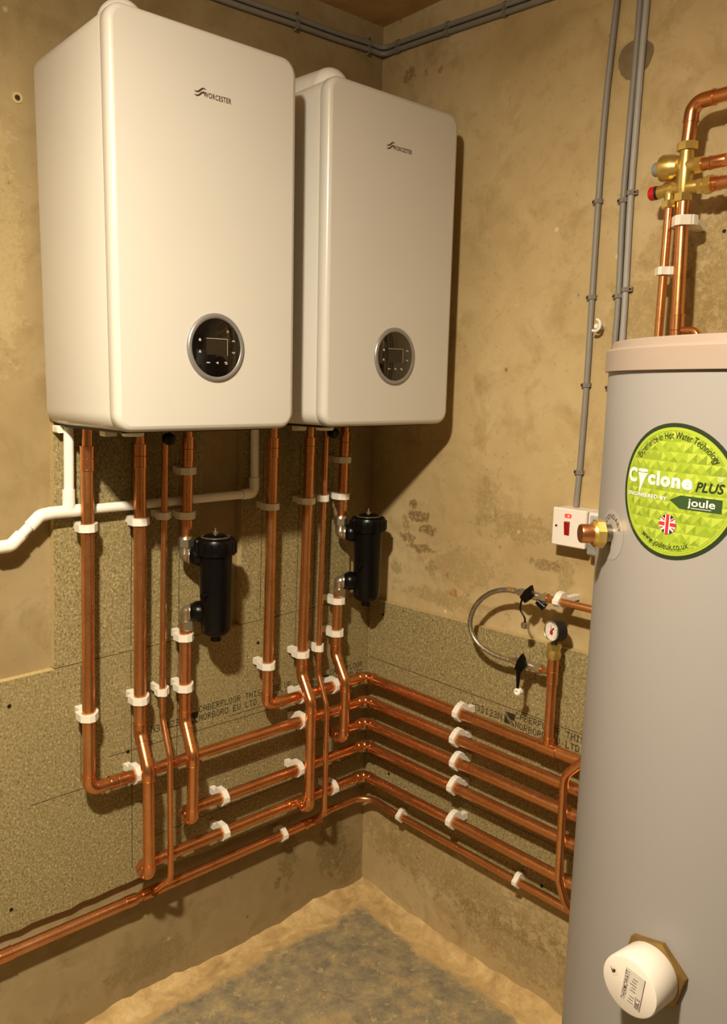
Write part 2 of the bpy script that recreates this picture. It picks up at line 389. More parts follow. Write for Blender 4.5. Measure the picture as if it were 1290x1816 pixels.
# ------------------------------------------------------------------ room shell
CEIL = 2.523; XB = -3.7; YB = -3.6
struct(MB().box((XB-.15, 0, -.15), (.15, .15, CEIL+.15)), 'wall_left', M['wall_l'])
struct(MB().box((0, YB-.15, -.15), (.15, 0, CEIL+.15)), 'wall_right', M['wall_r'])
struct(MB().box((XB-.15, YB-.15, 0), (XB, 0, CEIL)), 'wall_back', M['wall_x'])
struct(MB().box((XB, YB-.15, 0), (0, YB, CEIL)), 'wall_front', M['wall_x'])
struct(MB().box((XB-.15, YB-.15, -.15), (0, 0, 0)), 'floor', M['floor'])
struct(MB().box((XB-.15, YB-.15, CEIL), (0, 0, CEIL+.15)), 'ceiling', M['ceiling'])
def mortar(name, p0, d, out, length, seed):
    """rough wedge of sandy mortar along the foot of a wall"""
    rnd = random.Random(seed); mb = MB(); n = int(length/.025); m = 6; V = []
    p0 = Vector(p0); d = Vector(d); out = Vector(out); w1 = w2 = 0
    for i in range(n+1):
        w1 = w1*.7+rnd.uniform(-.012, .012); w2 = w2*.7+rnd.uniform(-.006, .006)
        W = .058+w1*1.5+.010*math.sin(i*.31+seed); H = .026+w2+w1*.25
        for j in range(m+1):
            t = j/m; o_ = W*t; z = H*(1-t)**2.2+(.0 if j in (0, m) else rnd.uniform(-.0035, .0035))
            V.append(p0+d*(length*i/n)+out*o_+Vector((0, 0, max(z, .0008 if j < m else -.002))))
    F = [(i*(m+1)+j, i*(m+1)+j+1, (i+1)*(m+1)+j+1, (i+1)*(m+1)+j) for i in range(n) for j in range(m)]
    mb.add(V, F, 0, True); return struct(mb, name, M['sand'])
mortar('trim_1', (0, 0, 0), (-1, 0, 0), (0, -1, 0), 2.4, 3)
mortar('trim_2', (0, 0, 0), (0, -1, 0), (-1, 0, 0), 2.4, 5)

# ------------------------------------------------------------------ chipboard panels with their print
G57 = {'A': '01110100011000111111100011000110001', 'B': '11110100011000111110100011000111110', 'C': '01110100011000010000100001000101110', 'D': '11110100011000110001100011000111110',
       'E': '11111100001000011110100001000011111', 'F': '11111100001000011110100001000010000', 'H': '10001100011000111111100011000110001', 'I': '01110001000010000100001000010001110',
       'L': '10000100001000010000100001000011111', 'N': '10001110011010110101100111000110001', 'O': '01110100011000110001100011000101110', 'P': '11110100011000111110100001000010000',
       'R': '11110100011000111110101001001010001', 'S': '01111100001000001110000010000111110', 'T': '11111001000010000100001000010000100', 'U': '10001100011000110001100011000101110',
       '1': '00100011000010000100001000010001110', '2': '01110100010000100110010001000011111', '3': '11110000010000101110000010000111110', '0': '01110100011001110101110011000101110', ' ': '0'*35}
def dots(mb, txt, x, z, cw, ch, mp, lim=1e9):
    for c in txt:
        if x+cw > lim: break
        g = G57[c]; pw = cw*.78/5; ph = ch/7
        for r in range(7):
            for q_ in range(5):
                if g[r*5+q_] == '1':
                    u = x+q_*pw; v = z+ch-(r+1)*ph
                    mb.add([mp(u, v), mp(u+pw*1.02, v), mp(u+pw*1.02, v+ph*1.0), mp(u, v+ph*1.0)], [(0, 1, 2, 3)], 0, False)
        x += cw
def logo_block(mb, x, z, s, mp):
    for poly in (((0, 0), (.62, 0), (.18, .55), (0, .55)), ((0, .6), (.16, .6), (0, .8)), ((.16, 1), (1, 1), (1, .42), (.55, .42)), ((.05, .92), (.12, 1), (.5, .42), (.3, .55)), ((.72, 0), (.85, 0), (.42, .38), (.34, .38)), ((.92, 0), (1, 0), (1, .1), (.66, .38), (.56, .38))):
        poly2d(mb, [(x+a*s, z+b*s) for a, b in poly], mp)
def jitter_board(name, corner, du, n_out, prof, thick, label, mats, bot_jit=0):
    """panel standing against a wall: prof = quad [(u, z)...] bl, br, tr, tl; thick = distance range from the wall"""
    mb = MB(); c = Vector(corner); du = Vector(du); no = Vector(n_out)
    mp = lambda u, z, h: c+du*u+Vector((0, 0, z))+no*h
    (u0, z0), (u1, z1), (u2, z2), (u3, z3) = prof; rnd = random.Random(int(u1*100)+3)
    poly = []
    n = max(2, int(abs(u1-u0)/.03)) if bot_jit else 1
    for i in range(n+1):
        t = i/n; poly.append((u0+(u1-u0)*t, z0+(z1-z0)*t+(rnd.uniform(-1, 1)*bot_jit if 0 < i < n else 0)))
    poly += [(u2, z2), (u3, z3)]
    mb.prism(poly, mp, thick[0], thick[1], 1)
    mb.mi[-len(poly)-2] = 0; mb.mi[-len(poly)-1] = 0
    o = mb.build(name, mats); tag(o, label, 'chipboard panel'); return o
BM = [M['chip'], M['wood_edge']]
low_l = jitter_board('chipboard_panel', (0, 0, 0), (1, 0, 0), (0, -1, 0), [(-1.75, .35), (-.004, .36), (-.004, .963), (-1.75, .925)], (.0005, .0195),
                     'long lower chipboard panel on the left wall behind the copper pipes', BM, .0035)
up_l = jitter_board('chipboard_panel', (0, 0, 0), (1, 0, 0), (0, -1, 0), [(-.983, .9445), (-.602, .9525), (-.586, 2.02), (-.945, 2.02)], (.0005, .02),
                    'upper chipboard panel behind the nearer boiler and its four copper risers', BM)
up_r = jitter_board('chipboard_panel', (0, 0, 0), (1, 0, 0), (0, -1, 0), [(-.482, .955), (-.103, .9633), (-.086, 2.02), (-.466, 2.02)], (.0005, .02),
                    'upper chipboard panel behind the farther boiler next to the corner', BM)
low_r = jitter_board('chipboard_panel', (0, 0, 0), (0, -1, 0), (-1, 0, 0), [(.0215, .318), (1.5, .372), (1.5, .995), (.0215, .952)], (.0005, .02),
                     'lower chipboard panel on the right wall under the braided hose', BM, .0035)
mL = lambda u, z: Vector((u, -.0200, z)); mLo = lambda u, z: Vector((u, -.0197, z)); mR = lambda u, z: Vector((-.0203, -u, z))
pb = MB()
for k, x0 in enumerate((-.747, -.305)):
    lim = -.022
    dots(pb, 'N33123N', x0, .727, .0137, .018, mLo, lim)
    logo_block(pb, x0+.104, .720, .030, mLo)
    dots(pb, 'CABERFLOOR THIS SIDE UP', x0+.137, .7455, .0131, .0165, mLo, lim if k else 1)
    dots(pb, 'NORBORD EU LTD   10 22', x0+.137, .722, .0131, .0165, mLo, lim if k else 1)
pb.build('stamped_print', M['print'], low_l)
pb = MB()
dots(pb, 'N33123N', .421, .737, .0141, .018, mR); logo_block(pb, .524, .735, .031, mR)
dots(pb, 'CABERFLOOR THIS SIDE UP', .557, .757, .0131, .0165, mR); dots(pb, 'NORBORD EU LTD   10 22', .557, .732, .0131, .0165, mR)
pb.build('stamped_print', M['print'], low_r)
def pencil(board, lines, mp):
    mb = MB()
    for (u0, z0, u1, z1) in lines:
        d = Vector((u1-u0, z1-z0)).normalized()*.0009; n = Vector((-d.y, d.x))
        mb.add([mp(u0+n.x, z0+n.y), mp(u1+n.x, z1+n.y), mp(u1-n.x, z1-n.y), mp(u0-n.x, z0-n.y)], [(0, 1, 2, 3)], 0, False)
    mb.build('pencil_line', M['pencil'], board)
mU = lambda u, z: Vector((u, -.0204, z))
pencil(up_l, [(-.904, 1.44, -.915, .96), (-.781, 1.44, -.796, .96), (-.656, 1.42, -.667, .96)], mU)
pencil(up_r, [(-.408, 1.42, -.420, .965), (-.286, 1.42, -.297, .965), (-.17, 1.40, -.180, .97), (-.228, 1.4, -.236, .97)], mU)
pencil(low_l, [(-.796, .945, -.806, .39), (-.667, .945, -.677, .64), (-.92, .937, -.93, .66), (-1.05, .640, -.78, .643), (-.52, .712, -.06, .714), (-.86, .700, -.06, .695), (-.79, .56, -.06, .56), (-.297, .955, -.30, .80), (-.236, .955, -.24, .8), (-.79, .455, -.06, .467)], mLo)
pencil(low_r, [(.03, .775, 1.3, .782), (.03, .70, 1.3, .706), (.03, .632, 1.3, .64), (.03, .562, 1.3, .57), (.03, .468, 1.3, .478)], mR)
def screws(board, pts, mp3):
    for p in pts:
        mb = MB(); o = Vector(mp3(*p)); ax = Vector((0, -1, 0)) if board is not low_r else Vector((-1, 0, 0))
        mb.lathe(o, ax, [(-.0005, .0045), (.0006, .0045), (.0002, .0022), (.0002, 0)], 10); mb.build('screw', M['screw'], board)
screws(low_l, [(-1.085, .882), (-1.103, .409), (-.81, .698), (-.425, .894)], lambda u, z: (u, -.0196, z))
screws(low_r, [(.082, .916), (.125, .437), (.662, .352)], lambda u, z: (-.0201, -u, z))

# ------------------------------------------------------------------ copper pipework
def ring_rad(path, r, lip=.0012):
    n = len(path); rr = [r]*n; return rr
def elbow_mb(pin, corner, pout, R, r, ext0, ext1):
    a = Vector(pin); b = Vector(corner); c = Vector(pout); d0 = (a-b).normalized(); d1 = (c-b).normalized()
    ang = d0.angle(d1); t = R/math.tan(ang/2)
    arc = fillet([b+d0*(t+.0001+.2), b, b+d1*(t+.0001+.2)], R, 10)[1:-1]
    s0 = b+d0*(t+ext0); s1 = b+d1*(t+ext1); path = [s0, s0-d0*.0018, s0-d0*.0022]+arc+[s1-d1*.0022, s1-d1*.0018, s1]
    rr = [r+.0026]*2+[r+.0013]*(len(path)-4)+[r+.0026]*2
    return MB().tube(path, rr, 24), s0, s1, t
def pipe_run(root, pts, r, kinds, R=None, ext=.013, pname='pipe', brad=.03):
    """pts polyline; kinds[i] for inner vertices: 'e' soldered elbow, 'b' hand bend"""
    pts = [Vector(p) for p in pts]; R = R or r*1.5; segs = []; cur = [pts[0]]
    for i in range(1, len(pts)-1):
        if kinds[i-1] == 'b': cur.append(pts[i]); continue
        a, b, c = pts[i-1], pts[i], pts[i+1]; ang = (a-b).angle(c-b); R_ = .036 if ang > 1.9 else R; t = R_/math.tan(ang/2)
        e0 = min(ext, max(.004, (a-b).length*.48-t)); e1 = min(ext, max(.004, (c-b).length*.48-t))
        mb, s0, s1, t = elbow_mb(a, b, c, R_, r, e0, e1); mb.build('elbow', M['copper_fit'], root)
        cur.append(b+(a-b).normalized()*(t+e0*.5)); segs.append(cur); cur = [b+(c-b).normalized()*(t+e1*.5)]
    cur.append(pts[-1]); segs.append(cur)
    for sg in segs:
        if (sg[-1]-sg[0]).length < .008: continue
        MB().tube(fillet(sg, brad, 8) if len(sg) > 2 else sg, r, 24).build(pname, M['copper'], root)
def sleeve(root, a, b, r, name='coupling', m='copper_fit'):
    a = Vector(a); b = Vector(b); d = (b-a).normalized(); L = (b-a).length
    MB().tube([a, a+d*.002, a+d*.0024, a+d*(L/2-.001), a+d*(L/2), a+d*(L/2+.001), b-d*.0024, b-d*.002, b],
              [r+.0024, r+.0024, r+.0014, r+.0014, r+.0005, r+.0014, r+.0014, r+.0024, r+.0024], 24).build(name, M[m], root)
def tee(root, c, dmain, dbr, r, rb, Lm=.026, Lb=.028):
    c = Vector(c); d = Vector(dmain).normalized(); b = Vector(dbr).normalized(); mb = MB()
    mb.tube([c-d*Lm, c-d*(Lm-.002), c-d*(Lm-.0024), c+d*(Lm-.0024), c+d*(Lm-.002), c+d*Lm], [r+.0026]*2+[r+.0014]*2+[r+.0026]*2, 24)
    mb.tube([c, c+b*(Lb-.0024), c+b*(Lb-.002), c+b*Lb], [rb+.0014]*2+[rb+.0026]*2, 24); mb.build('tee', M['copper_fit'], root)
R28 = .014; YL = -.075; XR = -.075; D2 = -.125
def new_run(label, p): return empty('copper_pipe', p, label, 'pipe', 'copper pipe runs')
# farther boiler, first riser -> top row
ra = new_run('copper pipe dropping from the farther boiler’s left side into the topmost horizontal row', (-.42, YL, 1.49))
pipe_run(ra, [(-.4205, YL, 1.405), (-.436, YL, .739), (-.075, YL, .739), (-.075, -1.30, .7435)], R28, 'ee')
MB().tube([(-.4185, YL, 1.4795), (-.4205, YL, 1.39)], .0115, 20).build('tail_pipe', M['copper'], ra); sleeve(ra, (-.4195, YL, 1.440), (-.4207, YL, 1.392), .0142, 'reducer')
tee(ra, (-.075, -.690, .741), (0, 1, 0), (0, 0, 1), R28, .011)
# nearer boiler, first riser -> second row
rb_ = new_run('leftmost copper riser under the nearer boiler, turning into the second horizontal row', (-.913, YL, 1.49))
pipe_run(rb_, [(-.9155, YL, 1.40), (-.9355, YL, .664), (-.075, YL, .666), (-.075, -1.30, .674)], R28, 'ee')
MB().tube([(-.9125, YL, 1.4795), (-.9155, YL, 1.39)], .0115, 20).build('tail_pipe', M['copper'], rb_); sleeve(rb_, (-.914, YL, 1.438), (-.9158, YL, 1.386), .0142, 'reducer')
sleeve(rb_, (-.885, YL, .664), (-.845, YL, .664), R28)
# lower part of farther boiler's filtered riser -> third row
rc = new_run('copper pipe below the farther black filter, jogging forward into the third horizontal row', (-.190, YL, 1.02))
pipe_run(rc, [(-.1905, YL, 1.012), (-.197, YL, .832), (-.203, D2, .765), (-.206, D2, .598), (-.204, YL, .598), (-.075, YL, .598), (-.075, -1.30, .617)], R28, 'eeeee', R=.019)
# nearer boiler's filtered riser -> fourth row
rd = new_run('copper pipe below the nearer black filter, jogging forward into the fourth horizontal row', (-.680, YL, 1.02))
pipe_run(rd, [(-.680, YL, 1.012), (-.6855, YL, .765), (-.693, D2, .692), (-.697, D2, .526), (-.695, YL, .526), (-.075, YL, .528), (-.075, -1.30, .545)], R28, 'eeeee', R=.019)
# second risers of both boilers -> fifth row
re_ = new_run('copper pipe joining the second riser of each boiler in the lowest thick horizontal row', (-.79, YL, 1.49))
pipe_run(re_, [(-.791, YL, 1.395), (-.806, YL, .765), (-.813, D2, .692), (-.816, D2, .428), (-.814, YL, .428), (-.075, YL, .432), (-.075, -1.30, .446)], R28, 'eeeee', R=.019)
MB().tube([(-.789, YL, 1.4795), (-.791, YL, 1.39)], .0115, 20).build('tail_pipe', M['copper'], re_); sleeve(re_, (-.790, YL, 1.438), (-.7915, YL, 1.386), .0142, 'reducer')
pipe_run(re_, [(-.3005, YL, 1.40), (-.319, YL, .80), (-.326, D2, .735), (-.328, D2, .432), (-.328, -.082, .431)], R28, 'eee', R=.019)
MB().tube([(-.2985, YL, 1.4795), (-.3005, YL, 1.39)], .0115, 20).build('tail_pipe', M['copper'], re_); sleeve(re_, (-.2995, YL, 1.438), (-.301, YL, 1.395), .0142, 'reducer')
tee(re_, (-.328, YL, .4305), (1, 0, 0), (0, -1, 0), R28, R28, .036, .030)
# short pipes between boilers and filters
for (x0, x1, lab) in ((-.6665, -.6735, 'short copper pipe from the nearer boiler down to its black filter'), (-.1765, -.1835, 'short copper pipe from the farther boiler down to its black filter')):
    rr_ = new_run(lab, (x0, YL, 1.49))
    MB().tube([(x0, YL, 1.4795), (x0-.001, YL, 1.42)], .0115, 20).build('tail_pipe', M['copper'], rr_); sleeve(rr_, (x0-.0005, YL, 1.45), (x0-.002, YL, 1.395), .0130, 'reducer')
    MB().tube([(x0-.002, YL, 1.40), (x1, YL, 1.240)], .0135, 24).build('pipe', M['copper'], rr_)
    MB().tube([(x1, YL, 1.241), (x1-.0008, YL, 1.2245), (x1-.001, YL, 1.206)], [.0137, .0112, .0112], 20).build('tail_end', M['copper'], rr_)
    sleeve(rr_, (x1+.0018, YL, 1.276), (x1, YL, 1.236), .0128)
# gas main with its two droppers
YG = -.036
rg = new_run('lowest copper pipe along both walls, fed by the two thin gas droppers', (-1.2, YG, .315))
MB().tube([(-1.9, YG, .318), (-1.13, YG, .3175)], .0138, 24).build('pipe', M['copper'], rg)
sleeve(rg, (-1.165, YG, .3175), (-1.112, YG, .3175), .0138)
MB().tube([(-1.13, YG, .3175), (-.815, YG, .318)], .0138, 24).build('pipe', M['copper'], rg)
MB().tube([(-.835, YG, .318), (-.808, YG, .318), (-.800, YG, .318), (-.775, YG, .318)], [.0150, .0150, .0115, .0115], 24).build('reducer', M['copper_fit'], rg)
MB().tube([(-.79, YG, .318), (-.27, YG, .3225)], .0122, 24).build('pipe', M['copper'], rg)
tee(rg, (-.766, YG, .319), (1, 0, 0), (0, -1, .55), .0122, .008, .024, .026)
tee(rg, (-.238, YG, .323), (1, 0, 0), (0, -1, .55), .0115, .008, .024, .026)
MB().tube([(-.275, YG, .322), (-.262, YG, .322), (-.256, YG, .322), (-.235, YG, .323)], [.0145, .0145, .0115, .0115], 24).build('reducer', M['copper_fit'], rg)
MB().tube(fillet([(-.238, YG, .323), (-.175, YG, .336), (-.03, -.04, .338), (-.040, -.16, .339), (-.040, -1.30, .349)], [.1, .085, .1], 12), .0098, 20).build('pipe', M['copper'], rg)
for xs, tx, tz in (((-.726, -.7465, -.752, -.755), -.766, .319), ((-.2435, -.2605, -.2635, -.2655), -.238, .323)):
    MB().tube(fillet([(xs[0], YL, 1.4795), (xs[1], YL, .79), (xs[2], -.118, .705), (xs[3], -.118, .395), (tx, YG-.012, tz+.007)], [.05, .05, .035], 10), .0076, 18).build('dropper', M['copper'], rg)
# bent pipe at the cylinder
rl = new_run('hand-bent copper pipe looping down beside the white cylinder to the lowest pipe', (-.125, -.77, .6))
MB().tube(fillet([(-.112, -1.0, .835), (-.116, -.835, .80), (-.125, -.768, .72), (-.125, -.772, .47), (-.118, -.79, .41), (-.045, -.86, .352)], [.06, .05, .04, .05], 10), .0098, 20).build('pipe', M['copper'], rl)
sleeve(rl, (-.056, -.851, .361), (-.042, -.862, .350), .0098, 'socket')

# ------------------------------------------------------------------ pipe clips
_clip = {}
def clip_meshes(r, d, w_):
    key = (r, d, w_)
    if key in _clip: return _clip[key]
    mp = lambda x, y, h: Vector((x, y, h)); g = r+.0004; t = .0068; n = 12
    arc = lambda a0, a1, rr: [(rr*math.cos(math.radians(a0+(a1-a0)*k/n)), rr*math.sin(math.radians(a0+(a1-a0)*k/n))) for k in range(n+1)]
    b = MB()
    poly = [(-(g+t+.001), 0), (-(g+t+.001), -(g+.006)), (-(g+t-.003), -(g+.010)), (-(g*.62), -(g+.013)), (-(g*.62), -d+.0003), (g*.62, -d+.0003), (g*.62, -(g+.013)), (g+t-.003, -(g+.010)), (g+t, -(g+.006)), (g+t, 0)]
    poly += arc(360, 180, g)[0:]
    b.prism(poly, mp, -w_/2, w_/2)
    s = MB()
    poly = [(g+t, .0003), (g+t, g*.40), (g+t*.3, g*.80), (g*.45, g+t*.95), (-(g*.45), g+t*.95), (-(g+t*.3), g*.80), (-(g+t), g*.40), (-(g+t+.001), .0003)] + [(x, max(y, .0003)) for x, y in arc(180, 0, g)]
    s.prism(poly, mp, -w_/2, w_/2)
    lt = MB(); lt.prism([(-(g+t+.0055), -.013), (-(g+t+.001), -.015), (-(g+t+.001), .002), (-(g+t+.0035), .000)], mp, -w_/2, w_/2)
    res = []
    for nm, q_ in (('saddle', b), ('strap', s), ('latch', lt)):
        o = q_.build(nm, M['clip']); res.append((nm, o.data)); bpy.data.objects.remove(o)
    _clip[key] = res; return res
def clip(pos, out, along, r, d, label, w_=.0165, roll=0):
    Z = Vector(along).normalized(); Y = Vector(out).normalized(); X = Y.cross(Z).normalized(); Y = Z.cross(X)
    root = empty('pipe_clip', pos, label, 'pipe clip', 'white pipe clips')
    m = Matrix((X, Y, Z)).transposed().to_4x4(); m.translation = pos; root.matrix_world = m
    for nm, me in clip_meshes(r, d, w_):
        o = bpy.data.objects.new(nm, me); col.objects.link(o); o.parent = root
    return root
OL_ = (0, -1, 0); OR_ = (-1, 0, 0); ZU = (-.021, 0, 1)
DW = .0545
V_ = [('leftmost riser under the nearer boiler', -.9195, 1.263, -.931, .838, R28), ('second riser under the nearer boiler', -.7945, 1.265, -.8035, .846, R28), ('thin gas dropper of the nearer boiler', -.7325, 1.272, -.7445, .851, .0076),
      ('left riser under the farther boiler', -.4240, 1.268, -.4338, .849, R28), ('second riser under the farther boiler', -.3047, 1.273, -.3178, .857, R28), ('thin gas dropper of the farther boiler', -.2487, 1.275, -.2587, .861, .0076)]
for nm, xa, za, xb, zb, r in V_:
    clip((xa, YL, za), OL_, ZU, r, DW, 'upper white clip on the %s' % nm); clip((xb, YL, zb), OL_, ZU, r, DW, 'lower white clip on the %s' % nm)
for nm, x0, x1, zz in (('nearer', -.6693, -.6728, (1.372, 1.268)), ('farther', -.1793, -.1824, (1.375, 1.276))):
    for z, p, x in zip(zz, ('upper', 'lower'), (x0, x1)): clip((x, YL, z), OL_, ZU, .0135, DW, '%s white clip on the short pipe above the %s black filter' % (p, nm))
for nm, x0, x1, zz in (('nearer', -.6810, -.6836, (.974, .848)), ('farther', -.1915, -.1948, (.985, .893))):
    for z, p, x in zip(zz, ('first', 'second'), (x0, x1)): clip((x, YL, z), OL_, ZU, R28, DW, '%s white clip below the %s black filter on its copper pipe' % (p, nm))
EX = (1, 0, 0); EY = (0, 1, 0)
for x, z, lab in ((-.317, .739, 'white clip on the topmost left-wall pipe beside the jogged second riser'), (-.200, .739, 'white clip on the topmost left-wall pipe nearest the corner'),
                  (-.8165, .664, 'white clip on the second left-wall row beside the nearer boiler’s jogged riser'), (-.3165, .665, 'white clip on the second left-wall row, directly below the topmost one'),
                  (-.575, .526, 'white clip on the fourth left-wall row just right of its elbow'), (-.329+.003, .527, 'white clip on the fourth left-wall row beside the farther jogged riser'),
                  (-.574, .429, 'white clip on the fifth left-wall row, directly below another clip'), (-.1995, .4315, 'white clip on the fifth left-wall row behind the thin gas dropper')):
    clip((x, YL, z), OL_, EX, R28, DW, lab, .0155)
clip((-.349, YG, .3218), OL_, EX, .0122, .0355, 'white clip on the lowest left-wall pipe below the chipboard edge', .014)
for y, z, lab in ((-.4232, .7405, 'topmost'), (-.4175, .668, 'second'), (-.4213, .604, 'third'), (-.4157, .533, 'fourth'), (-.4166, .436, 'fifth')):
    clip((XR, y, z), OR_, EY, R28, DW, 'white clip on the %s horizontal pipe of the right wall, one of a column' % lab, .0155)
clip((-.040, -.197, .3395), OR_, EY, .0098, .0395, 'white clip on the lowest right-wall pipe near the corner', .013)
clip((-.040, -.605, .343), OR_, EY, .0098, .0395, 'white clip on the lowest right-wall pipe near the cylinder', .013)

# ------------------------------------------------------------------ boilers
BW, BH, BD, BZ = .409, .724, .3491, 1.481
def boiler(x0, label, nick):
    root = empty('wall_boiler', (x0+BW/2, 0, BZ), label, 'boiler', 'white wall boilers'); cx = x0+BW/2; cz = BZ+BH/2
    mp = lambda u, v, h: Vector((cx+u, -h, cz+v))
    def skin(mb, secs, cap0=True, cap1=True, mi=0):
        rows = [[mp(u, v, h) for u, v in rrect(w_, h_, r, 8)] for (h, w_, h_, r) in secs]; n = len(rows[0]); V = [p for rw in rows for p in rw]
        F = [(i*n+j, i*n+(j+1) % n, (i+1)*n+(j+1) % n, (i+1)*n+j) for i in range(len(rows)-1) for j in range(n)]
        mb.add(V, F, mi, True); b = len(mb.v)-len(V)
        if cap0: mb.f.append([b+j for j in reversed(range(n))]); mb.mi.append(mi); mb.sm.append(False)
        if cap1: mb.f.append([b+(len(rows)-1)*n+j for j in range(n)]); mb.mi.append(mi); mb.sm.append(False)
        return mb
    def grow(h, g): return (h, BW-2*g, BH-2*g, max(.034-g, .004))
    skin(MB(), [grow(.021, .03), grow(.026, .002), grow(.032, .0012), grow(.316, .0012), grow(.319, .003)]).build('casing', M['boiler'], root)
    skin(MB(), [grow(.3185, .0045), grow(.3195, .0018), grow(.323, 0), grow(.336, 0), grow(.3405, .0008), grow(.345, .0032), grow(.3478, .0068), grow(.3491, .0115)]).build('front_panel', M['boiler'], root)
    f = -BD
    # dial
    dx, dz = x0+.2128, BZ+.1590; ax = (0, -1, 0); sp = BZ
    MB().lathe((dx, f, dz), ax, [(-.003, .0655), (.001, .0655), (.0035, .0640), (.0050, .0610), (.0046, .0575), (.0030, .0555), (.001, .0553)], 64).build('dial_ring', M['ring'], root)
    gl = MB().lathe((dx, f, dz), ax, [(-.002, .0552), (.0032, .0552), (.0036, .0545), (.0036, 0)], 64).build('display_glass', M['glass'], root)
    q = lambda u, v, h=0: Vector((dx+u, f-.0037-h, dz+v))
    MB().prism(rrect(.048, .030, .0015, 2), lambda u, v, h: q(u, v+.0015, h), -.0003, .0002).build('screen', M['screen'], gl)
    fr = MB()
    for a, b in (((-.0245, .0168), (.0245, .0176)), ((.0237, -.0140), (.0245, .0176))): fr.prism([a, (b[0], a[1]), b, (a[0], b[1])], q, 0, .0003)
    fr.build('screen_frame', M['icon'], gl)
    ic = [((-.0385, .0135), 'sq'), ((-.0385, -.0075), 'tri'), ((.0385, .0135), 'up'), ((.0385, -.0075), 'dn'), ((-.0200, -.0285), 'bar'), ((0, -.0285), 'play'), ((.0205, -.0285), 'back')]
    for (u, v), k in ic:
        mb = MB(); s = .0026
        sh = {'sq': [[(-s, -s*.7), (s, -s*.9), (s*.8, s), (-s*.8, s)]], 'tri': [[(-s*1.2, -s), (s*1.2, -s), (0, s)]], 'up': [[(-s*1.3, -s*.6), (0, s*.3), (0, s*1.1), (-s*1.3, s*.1)], [(0, s*.3), (s*1.3, -s*.6), (s*1.3, s*.1), (0, s*1.1)]],
              'dn': [[(-s*1.3, s*.6), (-s*1.3, -s*.1), (0, -s*1.1), (0, -s*.3)], [(0, -s*.3), (0, -s*1.1), (s*1.3, -s*.1), (s*1.3, s*.6)]], 'bar': [[(-s*1.5, -s*.4), (s*1.5, -s*.4), (s*1.5, s*.4), (-s*1.5, s*.4)]],
              'play': [[(-s*1.2, 0), (s*1.1, -s), (s*1.1, s)]], 'back': [[(-s*.6, -s), (s*1.2, -s), (s*1.2, -s*.4), (-s*.6, -s*.4)], [(s*.6, -s*.4), (s*1.2, -s*.4), (s*1.2, s*.6), (s*.6, s*.6)], [(-s*1.2, 0), (s*.6, s*.2), (s*.6, s*.8), (-s*1.2, s*.9)]]}[k]
        for p in sh: mb.prism([(u+a, v+b) for a, b in p], q, 0, .0003)
        mb.build('button_icon', M['icon'], gl)
    # printed maker's mark: two waves and the word
    lg = MB(); e = f-.0003; mpl = lambda a, b: Vector((x0+a, e, BZ+b))
    for oz in (0, -.0065):
        P = [(.1695, .6140+oz), (.1745, .6128+oz), (.1800, .6155+oz), (.1855, .6200+oz), (.1895, .6215+oz), (.1940, .6200+oz)]
        for k in range(len(P)-1):
            for sub in range(4):
                a = Vector(P[k]).lerp(Vector(P[k+1]), sub/4); b = Vector(P[k]).lerp(Vector(P[k+1]), (sub+1)/4)
                h0 = .0016*(1-abs((k+sub/4)/2.5-1))+.0006; h1 = .0016*(1-abs((k+(sub+1)/4)/2.5-1))+.0006
                poly2d(lg, [(a.x, a.y-h0), (b.x, b.y-h1), (b.x, b.y+h1), (a.x, a.y+h0)], mpl)
    V, F = fit_text('WORCESTER', .1885, .2500, .6070, .6165, bold=.025, spacing=1.12); add2d(lg, V, F, mpl)
    lg.build('maker_mark', M['logo'], root)
    # flue turret and elbow on top, feet of the hanging frame and drains below
    fx = x0+(.090 if nick == 'nearer' else .105); fz = BZ+BH+(.012 if nick == 'nearer' else .017); fy = -.226
    MB().lathe((fx, fy, BZ+BH-.004), (0, 0, 1), [(0, .056), (.006, .056), (.009, .053), (.011, .046)], 40).build('flue_turret', M['flue'], root)
    e_ = MB(); e_.lathe((fx, fy, fz), (0, 0, 1), [(-.018, .045), (0, .045)]+[(.045*math.sin(a*PI/16), .045*math.cos(a*PI/16)) for a in range(1, 9)], 40)
    if nick == 'nearer': path = [(fx, fy, fz), (x0+.275, -.095, fz), (x0+.29, -.012, fz)]
    else: path = [(fx, fy, fz), (fx, -.012, fz+.012)]
    e_.tube(fillet(path, .06, 10) if len(path) > 2 else path, .0445, 36); e_.build('flue_elbow', M['flue'], root)
    MB().lathe((path[-1][0], -.001, path[-1][2]), (0, -1, 0), [(0, .062), (.012, .062), (.02, .054), (.055, .052), (.060, .046)], 40).build('flue_collar', M['flue'], root)
    MB().box((x0+.03, -.31, BZ-.0035), (x0+BW-.03, -.03, BZ+.002)).build('base_plate', M['blackm'], root)
    for (u, y, wd) in ((.022, -.035, .018), (.060, -.19, .026)):
        MB().prism(rrect(wd, .016, .004, 3), lambda a, b, h, u=u, y=y: Vector((x0+u+a, y-h, BZ-.008+b)), -.012, .012).build('fixing_foot', M['clip'], root)
    MB().lathe((x0+.075, -.265, BZ+.004), (0, 0, -1), [(0, .022), (.012, .022), (.016, .019), (.016, 0)], 24).build('drain_cap', M['clip'], root)
    # black knob standing in for the shadow on the gas pipe
    gx = x0+.2545
    MB().lathe((gx-.004, -.084, BZ-.030), (0, -.6, -.1), [(0, .010), (.010, .014), (.020, .014), (.023, .010), (.023, 0)], 20).build('shadow_blob', M['black'], root)
    return root
boiler(-.98085, 'nearer and larger-looking white wall boiler, left of the pair, black round dial', 'nearer')
boiler(-.48961, 'farther white wall boiler by the corner, right of the pair, black round dial', 'farther')

